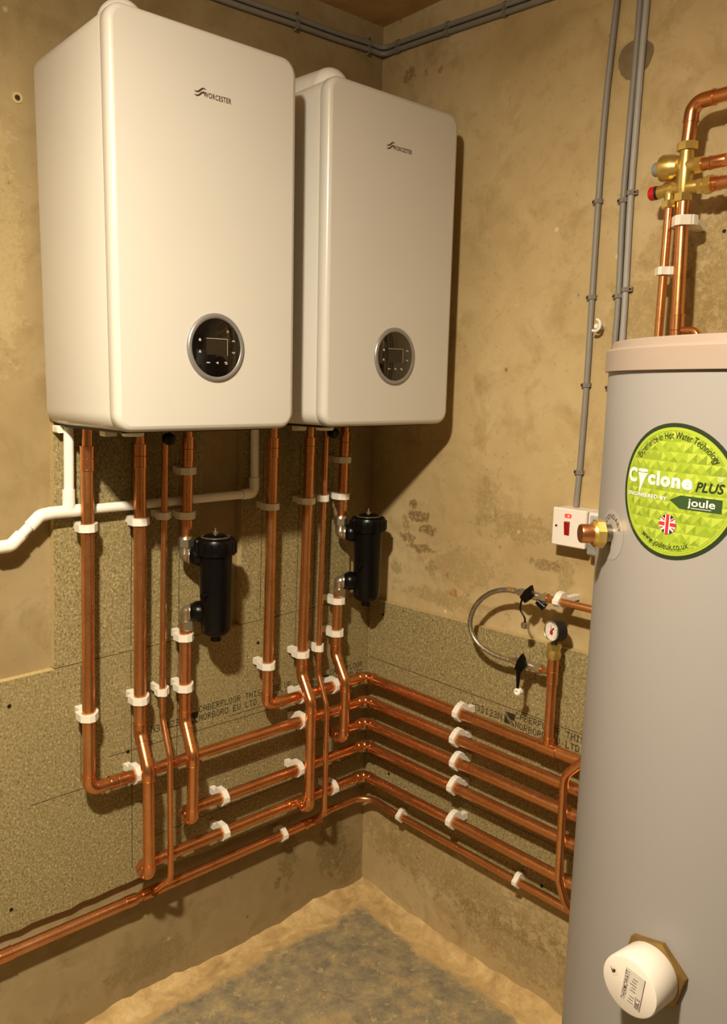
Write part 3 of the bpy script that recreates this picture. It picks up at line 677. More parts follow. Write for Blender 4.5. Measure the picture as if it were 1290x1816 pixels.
# ------------------------------------------------------------------ black filters
def filt(cx, cy, px, lab, dz=0):
    root = empty('magnetic_filter', (cx, cy, .985+dz), lab, 'filter', 'black inline filters'); z = dz
    B = MB(); B.lathe((cx, cy, 0), (0, 0, 1), [(.966+z, 0), (.966+z, .013), (.980+z, .014), (.982+z, .026), (.990+z, .034), (1.00+z, .0365), (1.12+z, .0385), (1.19+z, .0395)], 40).build('body', M['black'], root)
    C = MB(); C.lathe((cx, cy, 0), (0, 0, 1), [(1.176+z, .041), (1.178+z, .0475), (1.184+z, .0495), (1.206+z, .0495), (1.214+z, .046), (1.218+z, .038), (1.218+z, .034)], 48)
    for k in range(16):
        a = 2*PI*k/16; c, s = math.cos(a), math.sin(a)
        pts = [(cx+c*r_-s*t, cy+s*r_+c*t, zz) for zz in (1.182+z, 1.208+z) for r_, t in ((.047, -.004), (.0512, -.003), (.0512, .003), (.047, .004))]
        C.hexa(pts)
    C.build('screw_cap', M['black'], root)
    MB().lathe((cx, cy, 1.217+z), (0, 0, 1), [(0, .0345), (.0025, .0345), (.0035, .033), (.0025, .0305), (0, .0300)], 40).build('seal_ring', M['nickel'], root)
    MB().lathe((cx, cy, 1.212+z), (0, 0, 1), [(0, .030), (.006, .030), (.011, .024), (.013, .014), (.013, 0)], 32).build('vent_boss', M['black'], root)
    v = MB(); v.lathe((cx, cy, 1.224+z), (0, 0, 1), [(0, .0065), (.006, .0065), (.007, .005), (.007, .0022), (.015, .0018), (.015, 0)], 14); v.build('vent_screw', M['nickel'], root)
    MB().tube([(cx-.036, cy-.012, 1.085+z), (cx-.049, cy-.016, 1.085+z)], [.007, .006], 12).build('drain_nub', M['black'], root)
    for zc, up in ((1.172+z, 1), (1.036+z, -1)):
        e = Vector((px, YL, zc)); d = Vector((cx, cy, zc))-e; L = d.length; d.normalize()
        s0 = e+d*.026
        sc = e+d*.029; MB().tube([sc+d*h for h in (-.020, -.0165, -.011, -.004, .004, .012, .02, .03)], [.014, .0195, .0235, .0258, .0258, .0235, .021, .021], 32).build('union_nut', M['black'], root)
        MB().tube([e+d*.004, e+d*.010, e+d*.0115], [.0172, .0205, .0205], 28).build('union_ring', M['nickel'], root)
        path = fillet([e+Vector((0, 0, up*.030)), e, e+d*.014], .012, 10)
        MB().tube(path, [.0155]*2+[.0165]*(len(path)-4)+[.0185]*2, 24).build('elbow', M['nickel'], root)
        n = MB(); hexnut(n, e+Vector((0, 0, up*.022)), (0, 0, up), .0195, 0, .018); n.tube([e+Vector((0, 0, up*.040)), e+Vector((0, 0, up*.046))], [.0175, .0155], 20)
        n.build('compression_nut', M['nickel'], root)
filt(-.624, -.122, -.6765, 'black cylindrical filter under the nearer boiler, left of the two')
filt(-.1285, -.122, -.1865, 'black cylindrical filter under the farther boiler, right of the two', .004)

# ------------------------------------------------------------------ white waste pipe
wp = empty('waste_pipe', (-.944, -.05, 1.30), 'white plastic waste pipe crossing behind the copper risers', 'pipe'); YW = -.045; rw = .0108
def wt(path, name='pipe', r=rw, fil=None): return MB().tube(fillet(path, fil, 8) if fil else path, r, 22).build(name, M['pvc'], wp)
ZW = 1.298
wt([(-.941, YW, 1.4795), (-.9455, YW, 1.33)]); wt([(-.96, YW, ZW-.001), (-.47, YW, ZW+.002)]); wt([(-.455, YW, 1.4795), (-.456, YW, ZW+.02)])
t_ = MB(); t_.tube([(-.990, YW, ZW-.001), (-.905, YW, ZW)], .0135, 24); t_.tube([(-.947, YW, ZW), (-.9458, YW, ZW+.046)], .0135, 24); t_.build('tee', M['pvc'], wp)
wt([(-.495, YW, ZW+.002), (-.457, YW, ZW+.003), (-.4565, YW, ZW+.042)], 'elbow', .0133, .016)
wt([(-.985, YW, ZW-.001), (-1.010, YW, ZW-.004), (-1.034, YW, ZW-.026)], 'elbow', .0135, .02)
wt([(-1.02, YW, ZW-.013), (-1.064, YW, ZW-.052)]); wt([(-1.052, YW, ZW-.041), (-1.074, YW, ZW-.061), (-1.104, YW, ZW-.062)], 'elbow', .0135, .018)
wt([(-1.09, YW, ZW-.062), (-1.75, YW, ZW-.075)])
for x, z in ((-.63, ZW), (-.985, ZW-.001), (-1.45, ZW-.069)):
    MB().tube([(x, -.0205 if x > -.98 else -.0005, z), (x, YW+.006, z)], .0055, 10).build('standoff', M['pvc'], wp)

# ------------------------------------------------------------------ gauge standpipe, gauge and filling loop
sp_ = empty('standpipe', (-.075, -.689, .77), 'vertical copper standpipe rising from the topmost right-wall pipe to the gauge', 'pipe')
GX, GY = -.075, -.689
MB().tube([(GX, GY, .768), (GX, GY, .968)], .0110, 22).build('pipe', M['copper'], sp_)
sleeve(sp_, (GX, GY, .900), (GX, GY, .962), .0112, 'tee'); MB().tube([(GX, GY+.011, .9255), (GX, GY+.044, .9255)], .0078, 16).build('branch', M['copper'], sp_)
n = MB(); n.tube([(GX, GY, .960), (GX, GY, .966), (GX, GY, .972), (GX, GY, .985)], [.014, .0165, .0165, .013], 22); hexnut(n, (GX, GY, .983), (0, 0, 1), .0165, 0, .011); n.build('brass_adaptor', M['brass'], sp_)
gr_ = empty('pressure_gauge', (GX, GY, .993), 'round pressure gauge with white dial and red needle on the standpipe', 'gauge')
ga = Vector((-.95, .30, .03)).normalized(); gc = Vector((GX+.006, GY+.004, 1.024)); gu, gv, _ = frame(ga); gu = -gu if gu.dot(_r) < 0 else gu
MB().tube([(GX, GY, .990), (GX, GY, 1.003)], .0075, 14).build('stem', M['blackm'], gr_)
MB().lathe(gc, ga, [(-.018, 0), (-.018, .021), (-.015, .0245), (.008, .0245), (.0105, .0235)], 40).build('case', M['blackm'], gr_)
MB().lathe(gc, ga, [(.006, .0238), (.0125, .0238), (.0135, .0226), (.0115, .0212), (.0095, .0210)], 40).build('bezel', M['nickel'], gr_)
dl = MB(); mpg = lambda u, v, h=0: gc+ga*(.0095+h)+gu*u+gv*v
disc2d(dl, .0212, lambda u, v: mpg(u, v), 0, rings=2, seg=36); dob = dl.build('dial', M['dial'], gr_)
tk = MB()
for k in range(13):
    a = math.radians(225-270*k/12); c, s = math.cos(a), math.sin(a); r0 = .0150 if k % 3 else .0138
    poly2d(tk, [(c*r0-s*.0005, s*r0+c*.0005), (c*r0+s*.0005, s*r0-c*.0005), (c*.0178+s*.0005, s*.0178-c*.0005), (c*.0178-s*.0005, s*.0178+c*.0005)], lambda u, v: mpg(u, v, .0003))
tk.build('tick_marks', M['logo'], dob)
MB().prism([(-.0014, -.003), (.0014, -.003), (.0006, .016), (-.0006, .016)], lambda u, v, h: mpg(u*.97-v*.24, v*.97+u*.24-.002, h), .0008, .0014).build('needle', M['redcap'], dob)
nb = MB(); nb.prism(ngon(14, .0052), lambda u, v, h: mpg(u, v-.003, h), .0008, .0018); nb.build('needle_hub', M['redcap'], dob)
nb = MB(); nb.prism([(.002, .0005), (.0085, .0075), (.0055, .010), (.0008, .004)], lambda u, v, h: mpg(u, v, h), .0006, .0012); nb.build('set_needle', M['logo'], dob)

XF = -.075
def lever_valve(y, z, label, hang_y, hang_z, up):
    root = empty('isolating_valve', (XF, y, z), label, 'valve', 'filling loop valves')
    b = MB(); b.tube([(XF, y+.052, z), (XF, y+.040, z), (XF, y+.038, z), (XF, y+.016, z), (XF, y+.012, z), (XF, y-.014, z), (XF, y-.018, z), (XF, y-.030, z)], [.0062, .0062, .0085, .0085, .0105, .0105, .0085, .0085], 18)
    b.build('body', M['nickel'], root)
    n = MB(); hexnut(n, (XF, y+.018, z), (0, 1, 0), .0115, 0, .012); n.build('nut', M['nickel'], root); n = MB(); hexnut(n, (XF, y-.030, z), (0, -1, 0), .0125, 0, .013); n.build('nut', M['nickel'], root)
    MB().tube([(XF-.008, y, z), (XF-.021, y, z)], .0062, 14).build('spindle', M['nickel'], root)
    lv = MB(); lp = [(-.010, -.010), (.008, -.012), (.013, .004), (.007, .026), (-.003, .034), (-.009, .014)]
    lv.prism([(u*up[0]+v*up[1], v*up[0]-u*up[1]) for u, v in lp], lambda u, v, h: Vector((XF-.021-h, y-u, z+v)), 0, .009); lv.build('lever', M['black'], root)
    return root
v1 = lever_valve(-.622, 1.096, 'upper chrome valve with black wing lever at the top end of the braided hose', 0, 0, (.85, .5))
MB().tube(fillet([(XF-.018, -.607, 1.087), (XF-.022, -.605, 1.062), (XF-.022, -.621, 1.045), (XF-.022, -.622, 1.033)], .02, 6), .0022, 10).build('cap_strap', M['black'], v1)
MB().lathe((XF-.022, -.622, 1.035), (0, 0, -1), [(0, .004), (.003, .009), (.012, .009), (.015, .006), (.015, 0)], 16).build('blanking_cap', M['nickel'], v1)
MB().tube([(XF, -.637, 1.085), (XF+.004, -.655, 1.073)], [.008, .010], 14).build('check_valve_knob', M['black'], v1)
v2 = lever_valve(-.617, .9255, 'lower chrome valve with long black strap at the bottom end of the braided hose', 0, 0, (.97, .25))
MB().prism([(-.0055, .0), (.0055, .0), (.0022, -.050), (-.0022, -.050)], lambda u, v, h: Vector((XF-.030-h, -.619+u, .922+v)), 0, .004).build('cap_strap', M['black'], v2)
MB().lathe((XF-.024, -.619, .866), (-1, 0, 0), [(0, .009), (.010, .009), (.012, .007), (.012, .004), (.006, .003), (.006, 0)], 18).build('blanking_cap', M['pvc'], v2)
hs = empty('braided_hose', (XF, -.575, 1.096), 'curved braided steel hose linking the two filling valves', 'hose')
HP = [(-.560, 1.0895), (-.533, 1.088), (-.500, 1.074+.004), (-.470, 1.057), (-.447, 1.030), (-.435, .999), (-.434, .970), (-.447, .945), (-.470, .928), (-.505, .918), (-.535, .9185), (-.560, .921)]
def smooth(P, it=2):
    for _k in range(it):
        Q = [P[0]]
        for a, b in zip(P[:-1], P[1:]): Q += [tuple(x*.75+y*.25 for x, y in zip(a, b)), tuple(x*.25+y*.75 for x, y in zip(a, b))]
        P = Q+[P[-1]]
    return P
HP = [(-1.697+(y+1.697)*.9856, 1.568+(z-1.568)*.9856) for y, z in HP]; HP[0] = (-.575, 1.0963); HP[-1] = (-.572, .9250); HP[-2] = (-.552, .9245)
hp = [(XF-.010*math.sin(PI*i/11), y, z) for i, (y, z) in enumerate(HP)]
MB().tube(smooth(hp), .0062, 16).build('braid', M['braid'], hs)
for y, z in ((-.568, 1.0962), (-.563, .9252)):
    MB().tube([(XF, y+.012, z), (XF, y-.004, z)], .0074, 16).build('ferrule', M['brass'], hs)
cf = empty('copper_pipe', (XF, -.70, 1.096), 'thin copper feed pipe running from the upper filling valve behind the cylinder', 'pipe', 'copper pipe runs')
MB().tube([(XF, -.660, 1.096), (XF, -1.28, 1.096)], .0088, 18).build('pipe', M['copper'], cf)
clip((XF, -.693, 1.096), OR_, EY, .0088, .0745, 'white clip on the thin feed pipe right of the upper filling valve', .015)

# ------------------------------------------------------------------ hot water cylinder
CX, CY, CR = -.466, -1.294, .25
cy_ = empty('hot_water_cylinder', (CX, CY, 0), 'tall white hot water cylinder at the right with a green round sticker', 'cylinder')
MB().lathe((CX, CY, 0), (0, 0, 1), [(.001, 0), (.001, .236), (.03, .246), (.034, CR), (1.60, CR), (1.60, .2)], 128).build('body', M['cyl'], cy_)
MB().lathe((CX, CY, 0), (0, 0, 1), [(1.594, .2502), (1.594, .2545), (1.6205, .2545), (1.6235, .252), (1.6235, .2485), (1.6315, .2475), (1.6335, .245), (1.6335, 0)], 128).build('lid', M['lid'], cy_)
A0 = math.radians(167.5); ZS = 1.451
def onc(a0, z0, off): return lambda u, v: Vector((CX+(CR+off)*math.cos(a0+u/CR), CY+(CR+off)*math.sin(a0+u/CR), z0+v))
st = MB(); disc2d(st, .0812, onc(A0, ZS, .0003), 0, rings=12, seg=72); stk = st.build('round_sticker', M['dkgreen'], cy_)
gb = MB(); disc2d(gb, .0762, onc(A0, ZS, .0006), 0, rings=12, seg=72)
conv = ngon(48, .0715); rnd = random.Random(4); s_ = .0118
for i in range(-8, 8):
    for j in range(-8, 8):
        c0 = (i*s_+(s_/2 if j % 2 else 0), j*s_); c1 = (c0[0]+s_, c0[1]+s_); cc = (c0[0]+s_/2, c0[1]+s_/2)
        tris = [((c0, (c1[0], c0[1]), cc), (3, 4, 3, 2)), (((c1[0], c0[1]), c1, cc), (2, 3, 4, 2)), ((c1, (c0[0], c1[1]), cc), (1, 2, 1, 1)), (((c0[0], c1[1]), c0, cc), (1, 2, 2, 3))]
        for t, ch in tris:
            p = clip_convex(list(t), conv); poly2d(gb, p, onc(A0, ZS, .0008), rnd.choice(ch))
gbo = gb.build('lime_print', G, stk, merge=False)
rm = MB(); P1 = [(0.0735*math.cos(2*PI*k/72), .0735*math.sin(2*PI*k/72)) for k in range(72)]; P2 = [(x*.989, y*.989) for x, y in P1]
for k in range(72): poly2d(rm, [P1[k], P1[(k+1) % 72], P2[(k+1) % 72], P2[k]], onc(A0, ZS, .0010))
rm.build('thin_rim', G[1], stk)
def arc_text(mb, txt, R, size, a_mid, mp, bottom=False, bold=0, spacing=1.0, c=(0, 0), span=None):
    V, F = text_poly(txt, size, bold=bold, spacing=spacing); w_ = max(v[0] for v in V)
    if span: kx = math.radians(span)*R/w_; V = [(x*kx, y) for x, y in V]; w_ *= kx
    out = []
    for x, y in V:
        if not bottom: th = a_mid-(x-w_/2)/R; rr = R+y
        else: th = a_mid+(x-w_/2)/R; rr = R-y
        out.append((c[0]+rr*math.cos(th), c[1]+rr*math.sin(th)))
    add2d(mb, out, F, mp)
mp5 = onc(A0, ZS, .0013)
def word(V, F, m, name='lettering', par=None): add2d(mb_ := MB(), V, F, mp5); return mb_.build(name, M[m], par or stk)
tx = MB(); arc_text(tx, 'Experience in Hot Water Technology', .0630, .0122, math.radians(90), mp5, span=110); tx.build('lettering', M['dkgreen'], stk)
tx = MB(); arc_text(tx, 'www.jouleuk.co.uk', .0690, .0112, math.radians(265), mp5, bottom=True, span=60); tx.build('lettering', M['dkgreen'], stk)
word(*fit_text('PLUS', .0310, .0640, .0040, .0155, shear=.25, bold=.02), 'dkgreen')
for ch, x0_, x1_, y0_, y1_ in (('C', -.0722, -.0560, .0052, .0238), ('c', -.0362, -.0240, .0050, .0180), ('l', -.0220, -.0176, .0052, .0225), ('o', -.0160, -.0020, .0048, .0178), ('n', -.0004, .0118, .0050, .0176), ('e', .0134, .0272, .0046, .0174)):
    word(*fit_text(ch, x0_, x1_, y0_, y1_, bold=.045), 'white_paint')
tw = MB()
for k in range(8):     # funnel of the whirlwind that stands for the letter y
    t0, t1 = k/8, (k+1)/8; fx = lambda t: (-.0545+.0085*t**.8-(.008*max(0, t-.45)), -.0365-.0125*t**.75); zt = lambda t: .0182-.0240*t
    a0_, b0_ = fx(t0); a1_, b1_ = fx(t1); poly2d(tw, [(a0_, zt(t0)), (a1_, zt(t1)), (max(b1_, a1_+.0006), zt(t1)), (b0_, zt(t0))], mp5)
tw.build('whirlwind_mark', M['white_paint'], stk)
tw = MB(); poly2d(tw, [(-.0455+.0092*math.cos(2*PI*k/20), .0213+.0022*math.sin(2*PI*k/20)) for k in range(20)], mp5); tw.build('whirlwind_rim', M['white_paint'], stk)
word(*fit_text('ENGINEERED BY', -.0708, -.0045, -.0112, -.0062, bold=.03, spacing=1.1), 'white_paint')
tw = MB(); Q1 = ngon(20, .0027); Q2 = ngon(20, .0021)
for k in range(20): poly2d(tw, [(.0585+Q1[k][0], .0205+Q1[k][1]), (.0585+Q1[(k+1) % 20][0], .0205+Q1[(k+1) % 20][1]), (.0585+Q2[(k+1) % 20][0], .0205+Q2[(k+1) % 20][1]), (.0585+Q2[k][0], .0205+Q2[k][1])], mp5)
V, F = fit_text('R', .0577, .0595, .0194, .0216); add2d(tw, V, F, mp5); tw.build('registered_mark', M['white_paint'], stk)
tg = MB()
for a, b in ((-.0008, .0132), (.0132, .03), (.03, .047), (.047, .0628)):
    top = lambda u: -.0025 if u > .013 else -.0093; bo = lambda u: -.0180 if u > .013 else -.0093
    poly2d(tg, [(a, bo(a)), (b, bo(b)), (b, top(b)), (a, top(a))], onc(A0, ZS, .0013))
tgo = tg.build('arrow_tag', M['tag'], stk)
jt = MB(); V, F = fit_text('joule', .0234, .0555, -.0165, -.0045, bold=.012); add2d(jt, V, F, onc(A0, ZS, .0016))
for k in range(4): poly2d(jt, [(.0275+.006*k, -.0160), (.0335+.006*k, -.0160), (.0335+.006*k, -.0154), (.0275+.006*k, -.0154)], onc(A0, ZS, .0016))
jt.build('tag_lettering', M['white_paint'], tgo)
fg = MB(); FC = (-.0010, -.0388); FR = .0118; cv = [(FC[0]+x, FC[1]+y) for x, y in ngon(40, FR)]
def fstrip(ang, wd, mi, off, sh=0):
    c, s = math.cos(ang), math.sin(ang); L = FR*1.2
    p = [(FC[0]+c*a-s*(b+sh), FC[1]+s*a+c*(b+sh)) for a, b in ((-L, -wd), (L, -wd), (L, wd), (-L, wd))]
    poly2d(fg, clip_convex(p, cv), onc(A0, ZS, off), mi)
poly2d(fg, cv, onc(A0, ZS, .0012), 0)
fg.f[-1:] = [fg.f[-1]]
for a in (.62, -.62): fstrip(a, .0024, 1, .0014)
for a in (.62, -.62): fstrip(a, .0009, 2, .0015, .0007)
for a in (0, PI/2): fstrip(a, .0036, 1, .0016)
for a in (0, PI/2): fstrip(a, .0022, 2, .0018)
fg.build('flag_badge', [M['navy'], M['white_paint'], M['flagred']], stk, merge=False)
# side connection with capped copper stub
sa = math.radians(141.0); sn = Vector((math.cos(sa), math.sin(sa), 0)); so = Vector((CX, CY, 1.380))+sn*CR
def ltb(prof, name, m, org=so, ax=sn, seg=32, par=cy_): return MB().lathe(org, ax, prof, seg).build(name, m, par)
ltb([(-.004, .0125), (.0105, .0125), (.0125, .012)], 'steel_spigot', M['steel'])
n = MB(); hexnut(n, so, sn, .0195, .010, .0205, 0, 8); n.lathe(so, sn, [(.0195, .0165), (.0235, .0150), (.0235, .011)], 28); n.build('brass_nut', M['brass_y'], cy_)
ltb([(.020, .0128), (.038, .0128), (.0395, .0120), (.0395, .0), ], 'copper_cap', M['copper_fit'])
lb = MB(); sp5 = onc(sa+.02, 1.380, .0003)
ringp = [(.034*math.cos(2*PI*k/40), .034*math.sin(2*PI*k/40)) for k in range(40)]; ri = [(x*.42, y*.42) for x, y in ringp]
for k in range(40): poly2d(lb, [ringp[k], ringp[(k+1) % 40], ri[(k+1) % 40], ri[k]], sp5)
lbo = lb.build('round_label', M['label_faint'], cy_)
lt_ = MB(); arc_text(lt_, 'SECONDARY', .0215, .0092, math.radians(95), onc(sa+.02, 1.380, .0007), spacing=1.12); lt_.build('label_lettering', M['logo'], lbo)
# immersion heater
ia = math.radians(175.5); inn = Vector((math.cos(ia), math.sin(ia), 0)); io = Vector((CX, CY, .845))+inn*(CR-.002)
n = MB(); hexnut(n, io, inn, .0435, 0, .009); M['dull_brass'] = plain('dull_brass', srgb(150, 122, 70), .45, .8, .1, 60); n.build('hex_flange', M['dull_brass'], cy_); M['heater'] = plain('heater_cap_plastic', srgb(206, 196, 184), .4, 0, .01)
ltb([(.008, .0335), (.012, .0365), (.054, .0375), (.0575, .0365), (.0585, .0345), (.0585, 0)], 'heater_cap', M['heater'], io, inn, 48)
cap = [o for o in cy_.children if o.name.startswith('heater_cap')][0]
iu, iv, _a = frame(inn); ro = math.radians(-6)
if iu.dot(_r) < 0: iu = -iu; iv = inn.cross(iu) if inn.cross(iu).z > 0 else -inn.cross(iu)
def mpi(h): return lambda u, v: io+inn*(.0586+h)+iu*(u*math.cos(ro)-v*math.sin(ro))+iv*(u*math.sin(ro)+v*math.cos(ro))
lb = MB(); poly2d(lb, [(-.008, -.022), (.0185, -.022), (.0185, .024), (-.008, .024)], mpi(.0002)); M['plate'] = plain('rating_plate_print', srgb(190, 182, 172), .4, 0, .01); pl = lb.build('rating_plate', M['plate'], cap)
pt = MB()
V, F = fit_text('THERMOWATT', -.021, .021, 0, .0058, bold=.012, spacing=1.12)
add2d(pt, [(-.0015-y, x) for x, y in V], F, mpi(.0004))
for k in range(9): 
    y0 = -.019+k*.0042
    if k not in (3,): poly2d(pt, [(.0012+.0012*(k % 3), y0), (.0098-.001*(k % 2), y0), (.0098-.001*(k % 2), y0+.0009), (.0012+.0012*(k % 3), y0+.0009)], mpi(.0004))
V, F = fit_text('CE', -.010, -.002, 0, .0062); add2d(pt, [(.0170-y, x-.004) for x, y in V], F, mpi(.0004))
for k in range(7): poly2d(pt, [(.0112+.0009*k, -.021), (.0112+.0009*k+.0005, -.021), (.0112+.0009*k+.0005, -.013), (.0112+.0009*k, -.013)], mpi(.0004))
poly2d(pt, [(.0180, -.022), (.0188, -.022), (.0188, .024), (.0180, .024)], mpi(.0004))
pt.build('plate_lettering', M['logo'], pl)
ah = MB(); disc2d(ah, .0062, mpi(.0002), 0, (-.0235, .006), 2, 24); aho = ah.build('warning_disc', M['white_paint'], cap)
ar = MB(); poly2d(ar, [(-.0275, .009), (-.0235, .0025), (-.0205, .0045), (-.0195, .0085), (-.0225, .0095), (-.0235, .0065)], mpi(.0005)); ar.build('arrow_mark', M['logo'], aho)

# ------------------------------------------------------------------ valve group above the cylinder
VX = -.08
p15 = empty('copper_pipe', (VX, -.879, 1.66), 'thin copper discharge pipe behind the cylinder lid, left of the thicker one', 'pipe', 'copper pipe runs')
MB().tube([(VX, -.882, .9), (VX, -.8795, 1.72), (VX, -.880, 1.918)], .0082, 18).build('pipe', M['copper'], p15)
p22 = empty('copper_pipe', (VX, -.915, 1.66), 'thick vertical copper inlet pipe behind the cylinder lid under the brass valve', 'pipe', 'copper pipe runs')
MB().tube([(VX, -.918, 1.05), (VX, -.914, 1.72), (VX, -.9075, 1.925)], .0115, 22).build('pipe', M['copper'], p22)
sleeve(p22, (VX, -.9165, 1.655), (VX, -.9145, 1.715), .0116, 'tee')
MB().tube(fillet([(VX, -.918, 1.685), (VX, -.955, 1.685), (VX-.003, -.962, 1.640)], .016, 8), .0072, 16).build('branch', M['copper_fit'], p22)
clip((VX, -.9085, 1.888), OR_, (0, .02, 1), .0115, .0795, 'white clip holding the thick vertical inlet pipe below the brass valve', .018)
clip((VX, -.8795, 1.799), OR_, (0, 0, 1), .0082, .0795, 'white clip holding the thin discharge pipe above the cylinder lid', .015)
mv = empty('inlet_valve_group', (VX, -.905, 1.95), 'brass inlet control valve group with red and grey caps above the cylinder', 'valve')
YV = -.906
b = MB()
b.tube([(VX, YV, 1.935), (VX, YV, 1.947), (VX, YV, 1.985), (VX, YV, 2.012), (VX, YV, 2.018)], [.0120, .0145, .0145, .0125, .0125], 22)
b.tube([(VX, YV-.020, 1.986), (VX, YV+.010, 1.988), (VX, YV+.012, 1.988), (VX, YV+.022, 1.989), (VX, YV+.024, 1.989), (VX, YV+.044, 1.991), (VX, YV+.046, 1.991)], [.0135, .0135, .0185, .0225, .0235, .0245, .0225], 26)
b.tube([(VX, YV+.024, 1.950), (VX, YV-.026, 1.947), (VX, YV-.030, 1.947)], [.0115, .0125, .011], 20); b.build('valve_body', M['brass'], mv)
MB().lathe((VX, YV+.046, 1.991), (0, 1, .03), [(0, .0135), (.014, .0130), (.0165, .011), (.0165, 0)], 24).build('grey_cap', M['greycap'], mv)
n = MB(); hexnut(n, (VX, YV, 1.924), (0, 0, 1), .0165, 0, .014); n.build('union_nut', M['brass_y'], mv)
n = MB(); hexnut(n, (VX, YV, 2.015), (0, 0, 1), .0185, 0, .014, 0, 8); n.build('union_nut', M['brass_y'], mv)
n = MB(); hexnut(n, (VX, YV-.020, 1.985), (0, -1, 0), .0160, 0, .013); n.build('union_nut', M['brass_y'], mv)
n = MB(); hexnut(n, (VX, YV-.028, 1.947), (0, -1, 0), .0150, 0, .010); hexnut(n, (VX, YV-.041, 1.9465), (0, -1, 0), .0165, 0, .012); n.tube([(VX, YV-.028, 1.947), (VX, YV-.05, 1.9465)], .0125, 18); n.build('union_nut', M['brass_y'], mv)
MB().lathe((VX, YV-.030, 1.9845), (0, -1, 0), [(0, .0115), (.014, .0115), (.015, .0125), (.019, .0125), (.020, .0115), (.044, .0115), (.046, .0105), (.046, 0)], 26).build('capped_stub', M['copper_fit'], mv)
rv = MB(); rv.tube([(VX, YV+.012, 1.950), (VX, YV+.034, 1.950), (VX, YV+.050, 1.948)], [.0095, .0115, .0125], 20); rv.tube([(VX, YV+.027, 1.950), (VX, YV+.027, 1.930)], [.010, .0095], 18); rv.build('relief_valve', M['brass'], mv)
n = MB(); hexnut(n, (VX, YV+.027, 1.916), (0, 0, 1), .0135, 0, .013); hexnut(n, (VX, YV+.018, 1.950), (0, 1, 0), .0128, 0, .007); n.build('relief_nut', M['brass_y'], mv)
MB().lathe((VX, YV+.049, 1.948), (0, 1, 0), [(0, .0125), (.006, .0125)], 22).build('black_collar', M['blackm'], mv)
MB().lathe((VX, YV+.054, 1.948), (0, 1, 0), [(0, .0130), (.010, .0130), (.0125, .011), (.0125, 0)], 22).build('red_cap', M['redcap'], mv)
px_ = empty('copper_pipe', (VX, YV, 2.02), 'copper pipe rising from the brass valve and turning right near the frame top', 'pipe', 'copper pipe runs')
pipe_run(px_, [(VX, YV, 2.027), (VX, YV-.004, 2.098), (VX-.012, -1.35, 2.098)], .0122, 'e', R=.022, ext=.020)
py_ = empty('copper_pipe', (VX, YV-.06, 1.946), 'copper pipe leaving the lower right outlet of the brass valve', 'pipe', 'copper pipe runs')
MB().tube([(VX, YV-.050, 1.9465), (VX, -1.35, 1.944)], .0112, 22).build('pipe', M['copper'], py_); sleeve(py_, (VX, YV-.053, 1.9465), (VX, YV-.062, 1.9465), .0112, 'olive')
for (p, r, y, z) in ((px_, .0122, -1.25, 2.098), (py_, .0112, -1.28, 1.9442)):
    MB().box((-.095 if p is py_ else -.1, y-.008, z-.005), (-.0005, y+.008, z+.005)).build('wall_bracket', M['clip'], p)

# ------------------------------------------------------------------ cables and cable clips
def cable(label, path, r, m, grp):
    o = MB().tube(smooth(path, 2), r, 12).build('cable', M[m]); tag(o, label, 'cable', grp); return o
def cable_clip(p, wall, along, r, label, nail=1):
    root = empty('cable_clip', p, label, 'cable clip', 'small grey cable clips')
    d = Vector(along).normalized(); no = Vector((0, -1, 0)) if wall == 'L' else Vector((-1, 0, 0)); sd = d.cross(no)*nail; p = Vector(p)
    o = p-no*r   # wall point
    poly = [(-r-.002, 0), (-r-.002, r*1.4), (-r*.5, 2*r+.0022), (r*.5, 2*r+.0022), (r+.002, r*1.4), (r+.007, r*1.2), (r+.007, 0), (r+.0006, 0), (r+.0006, r)]+[((r+.0006)*math.cos(a*PI/8), r+(r+.0006)*math.sin(a*PI/8)) for a in range(1, 8)]+[(-r-.0006, r), (-r-.0006, 0)]
    MB().prism(poly, lambda u, v, h: o+sd*u+no*(v+.0003)+d*h, -.0045, .0045).build('band', M['cableclip'], root)
    MB().lathe(o+sd*(r+.004)+no*(r*1.2), no, [(-.004, .0012), (.001, .0012), (.001, .0026), (.0018, .0026), (.0018, 0)], 10).build('nail', M['screw'], root)
rc_ = .0066
for k, (dz, nm) in enumerate(((.0078, 'upper'), (-.0078, 'lower'))):
    y0 = -.0072
    p = [(-1.7, y0, 2.437+dz), (-.9, y0, 2.443+dz), (-.475, y0, 2.446+dz), (-.304, y0, 2.452+dz), (-.17, y0, 2.453+dz), (-.05, y0, 2.459+dz), (-.020, -.014, 2.455+dz), (-.0085, -.03, 2.455+dz), (-.0072, -.06, 2.456+dz), (-.0072, -.233, 2.447+dz), (-.0072, -.404, 2.437+dz), (-.0072, -.9, 2.41+dz), (-.0072, -1.7, 2.395+dz)]
    cable('%s grey cable of the pair running under the ceiling on both walls' % nm, p, rc_, 'cable', 'cables under the ceiling')
    for (q_, wl, al, lab) in (((-.304, y0, 2.4518), 'L', (1, 0, .01), 'left of the corner, above the boilers'), ((-.060, y0, 2.4572), 'L', (1, 0, .02), 'on the left wall right at the corner'),
                              ((-.0072, -.064, 2.4555), 'R', (0, -1, -.03), 'on the right wall right at the corner'), ((-.0072, -.235, 2.4470), 'R', (0, -1, -.04), 'on the right wall a little out from the corner'),
                              ((-.0072, -.408, 2.4368), 'R', (0, -1, -.05), 'on the right wall nearest the three vertical cables')):
        cable_clip((q_[0], q_[1], q_[2]+dz), wl, al, rc_, 'grey clip on %s ceiling cable, %s' % (nm, lab), (1 if wl == 'L' else -1)*(-1 if k == 0 else 1))
xw = -.0072
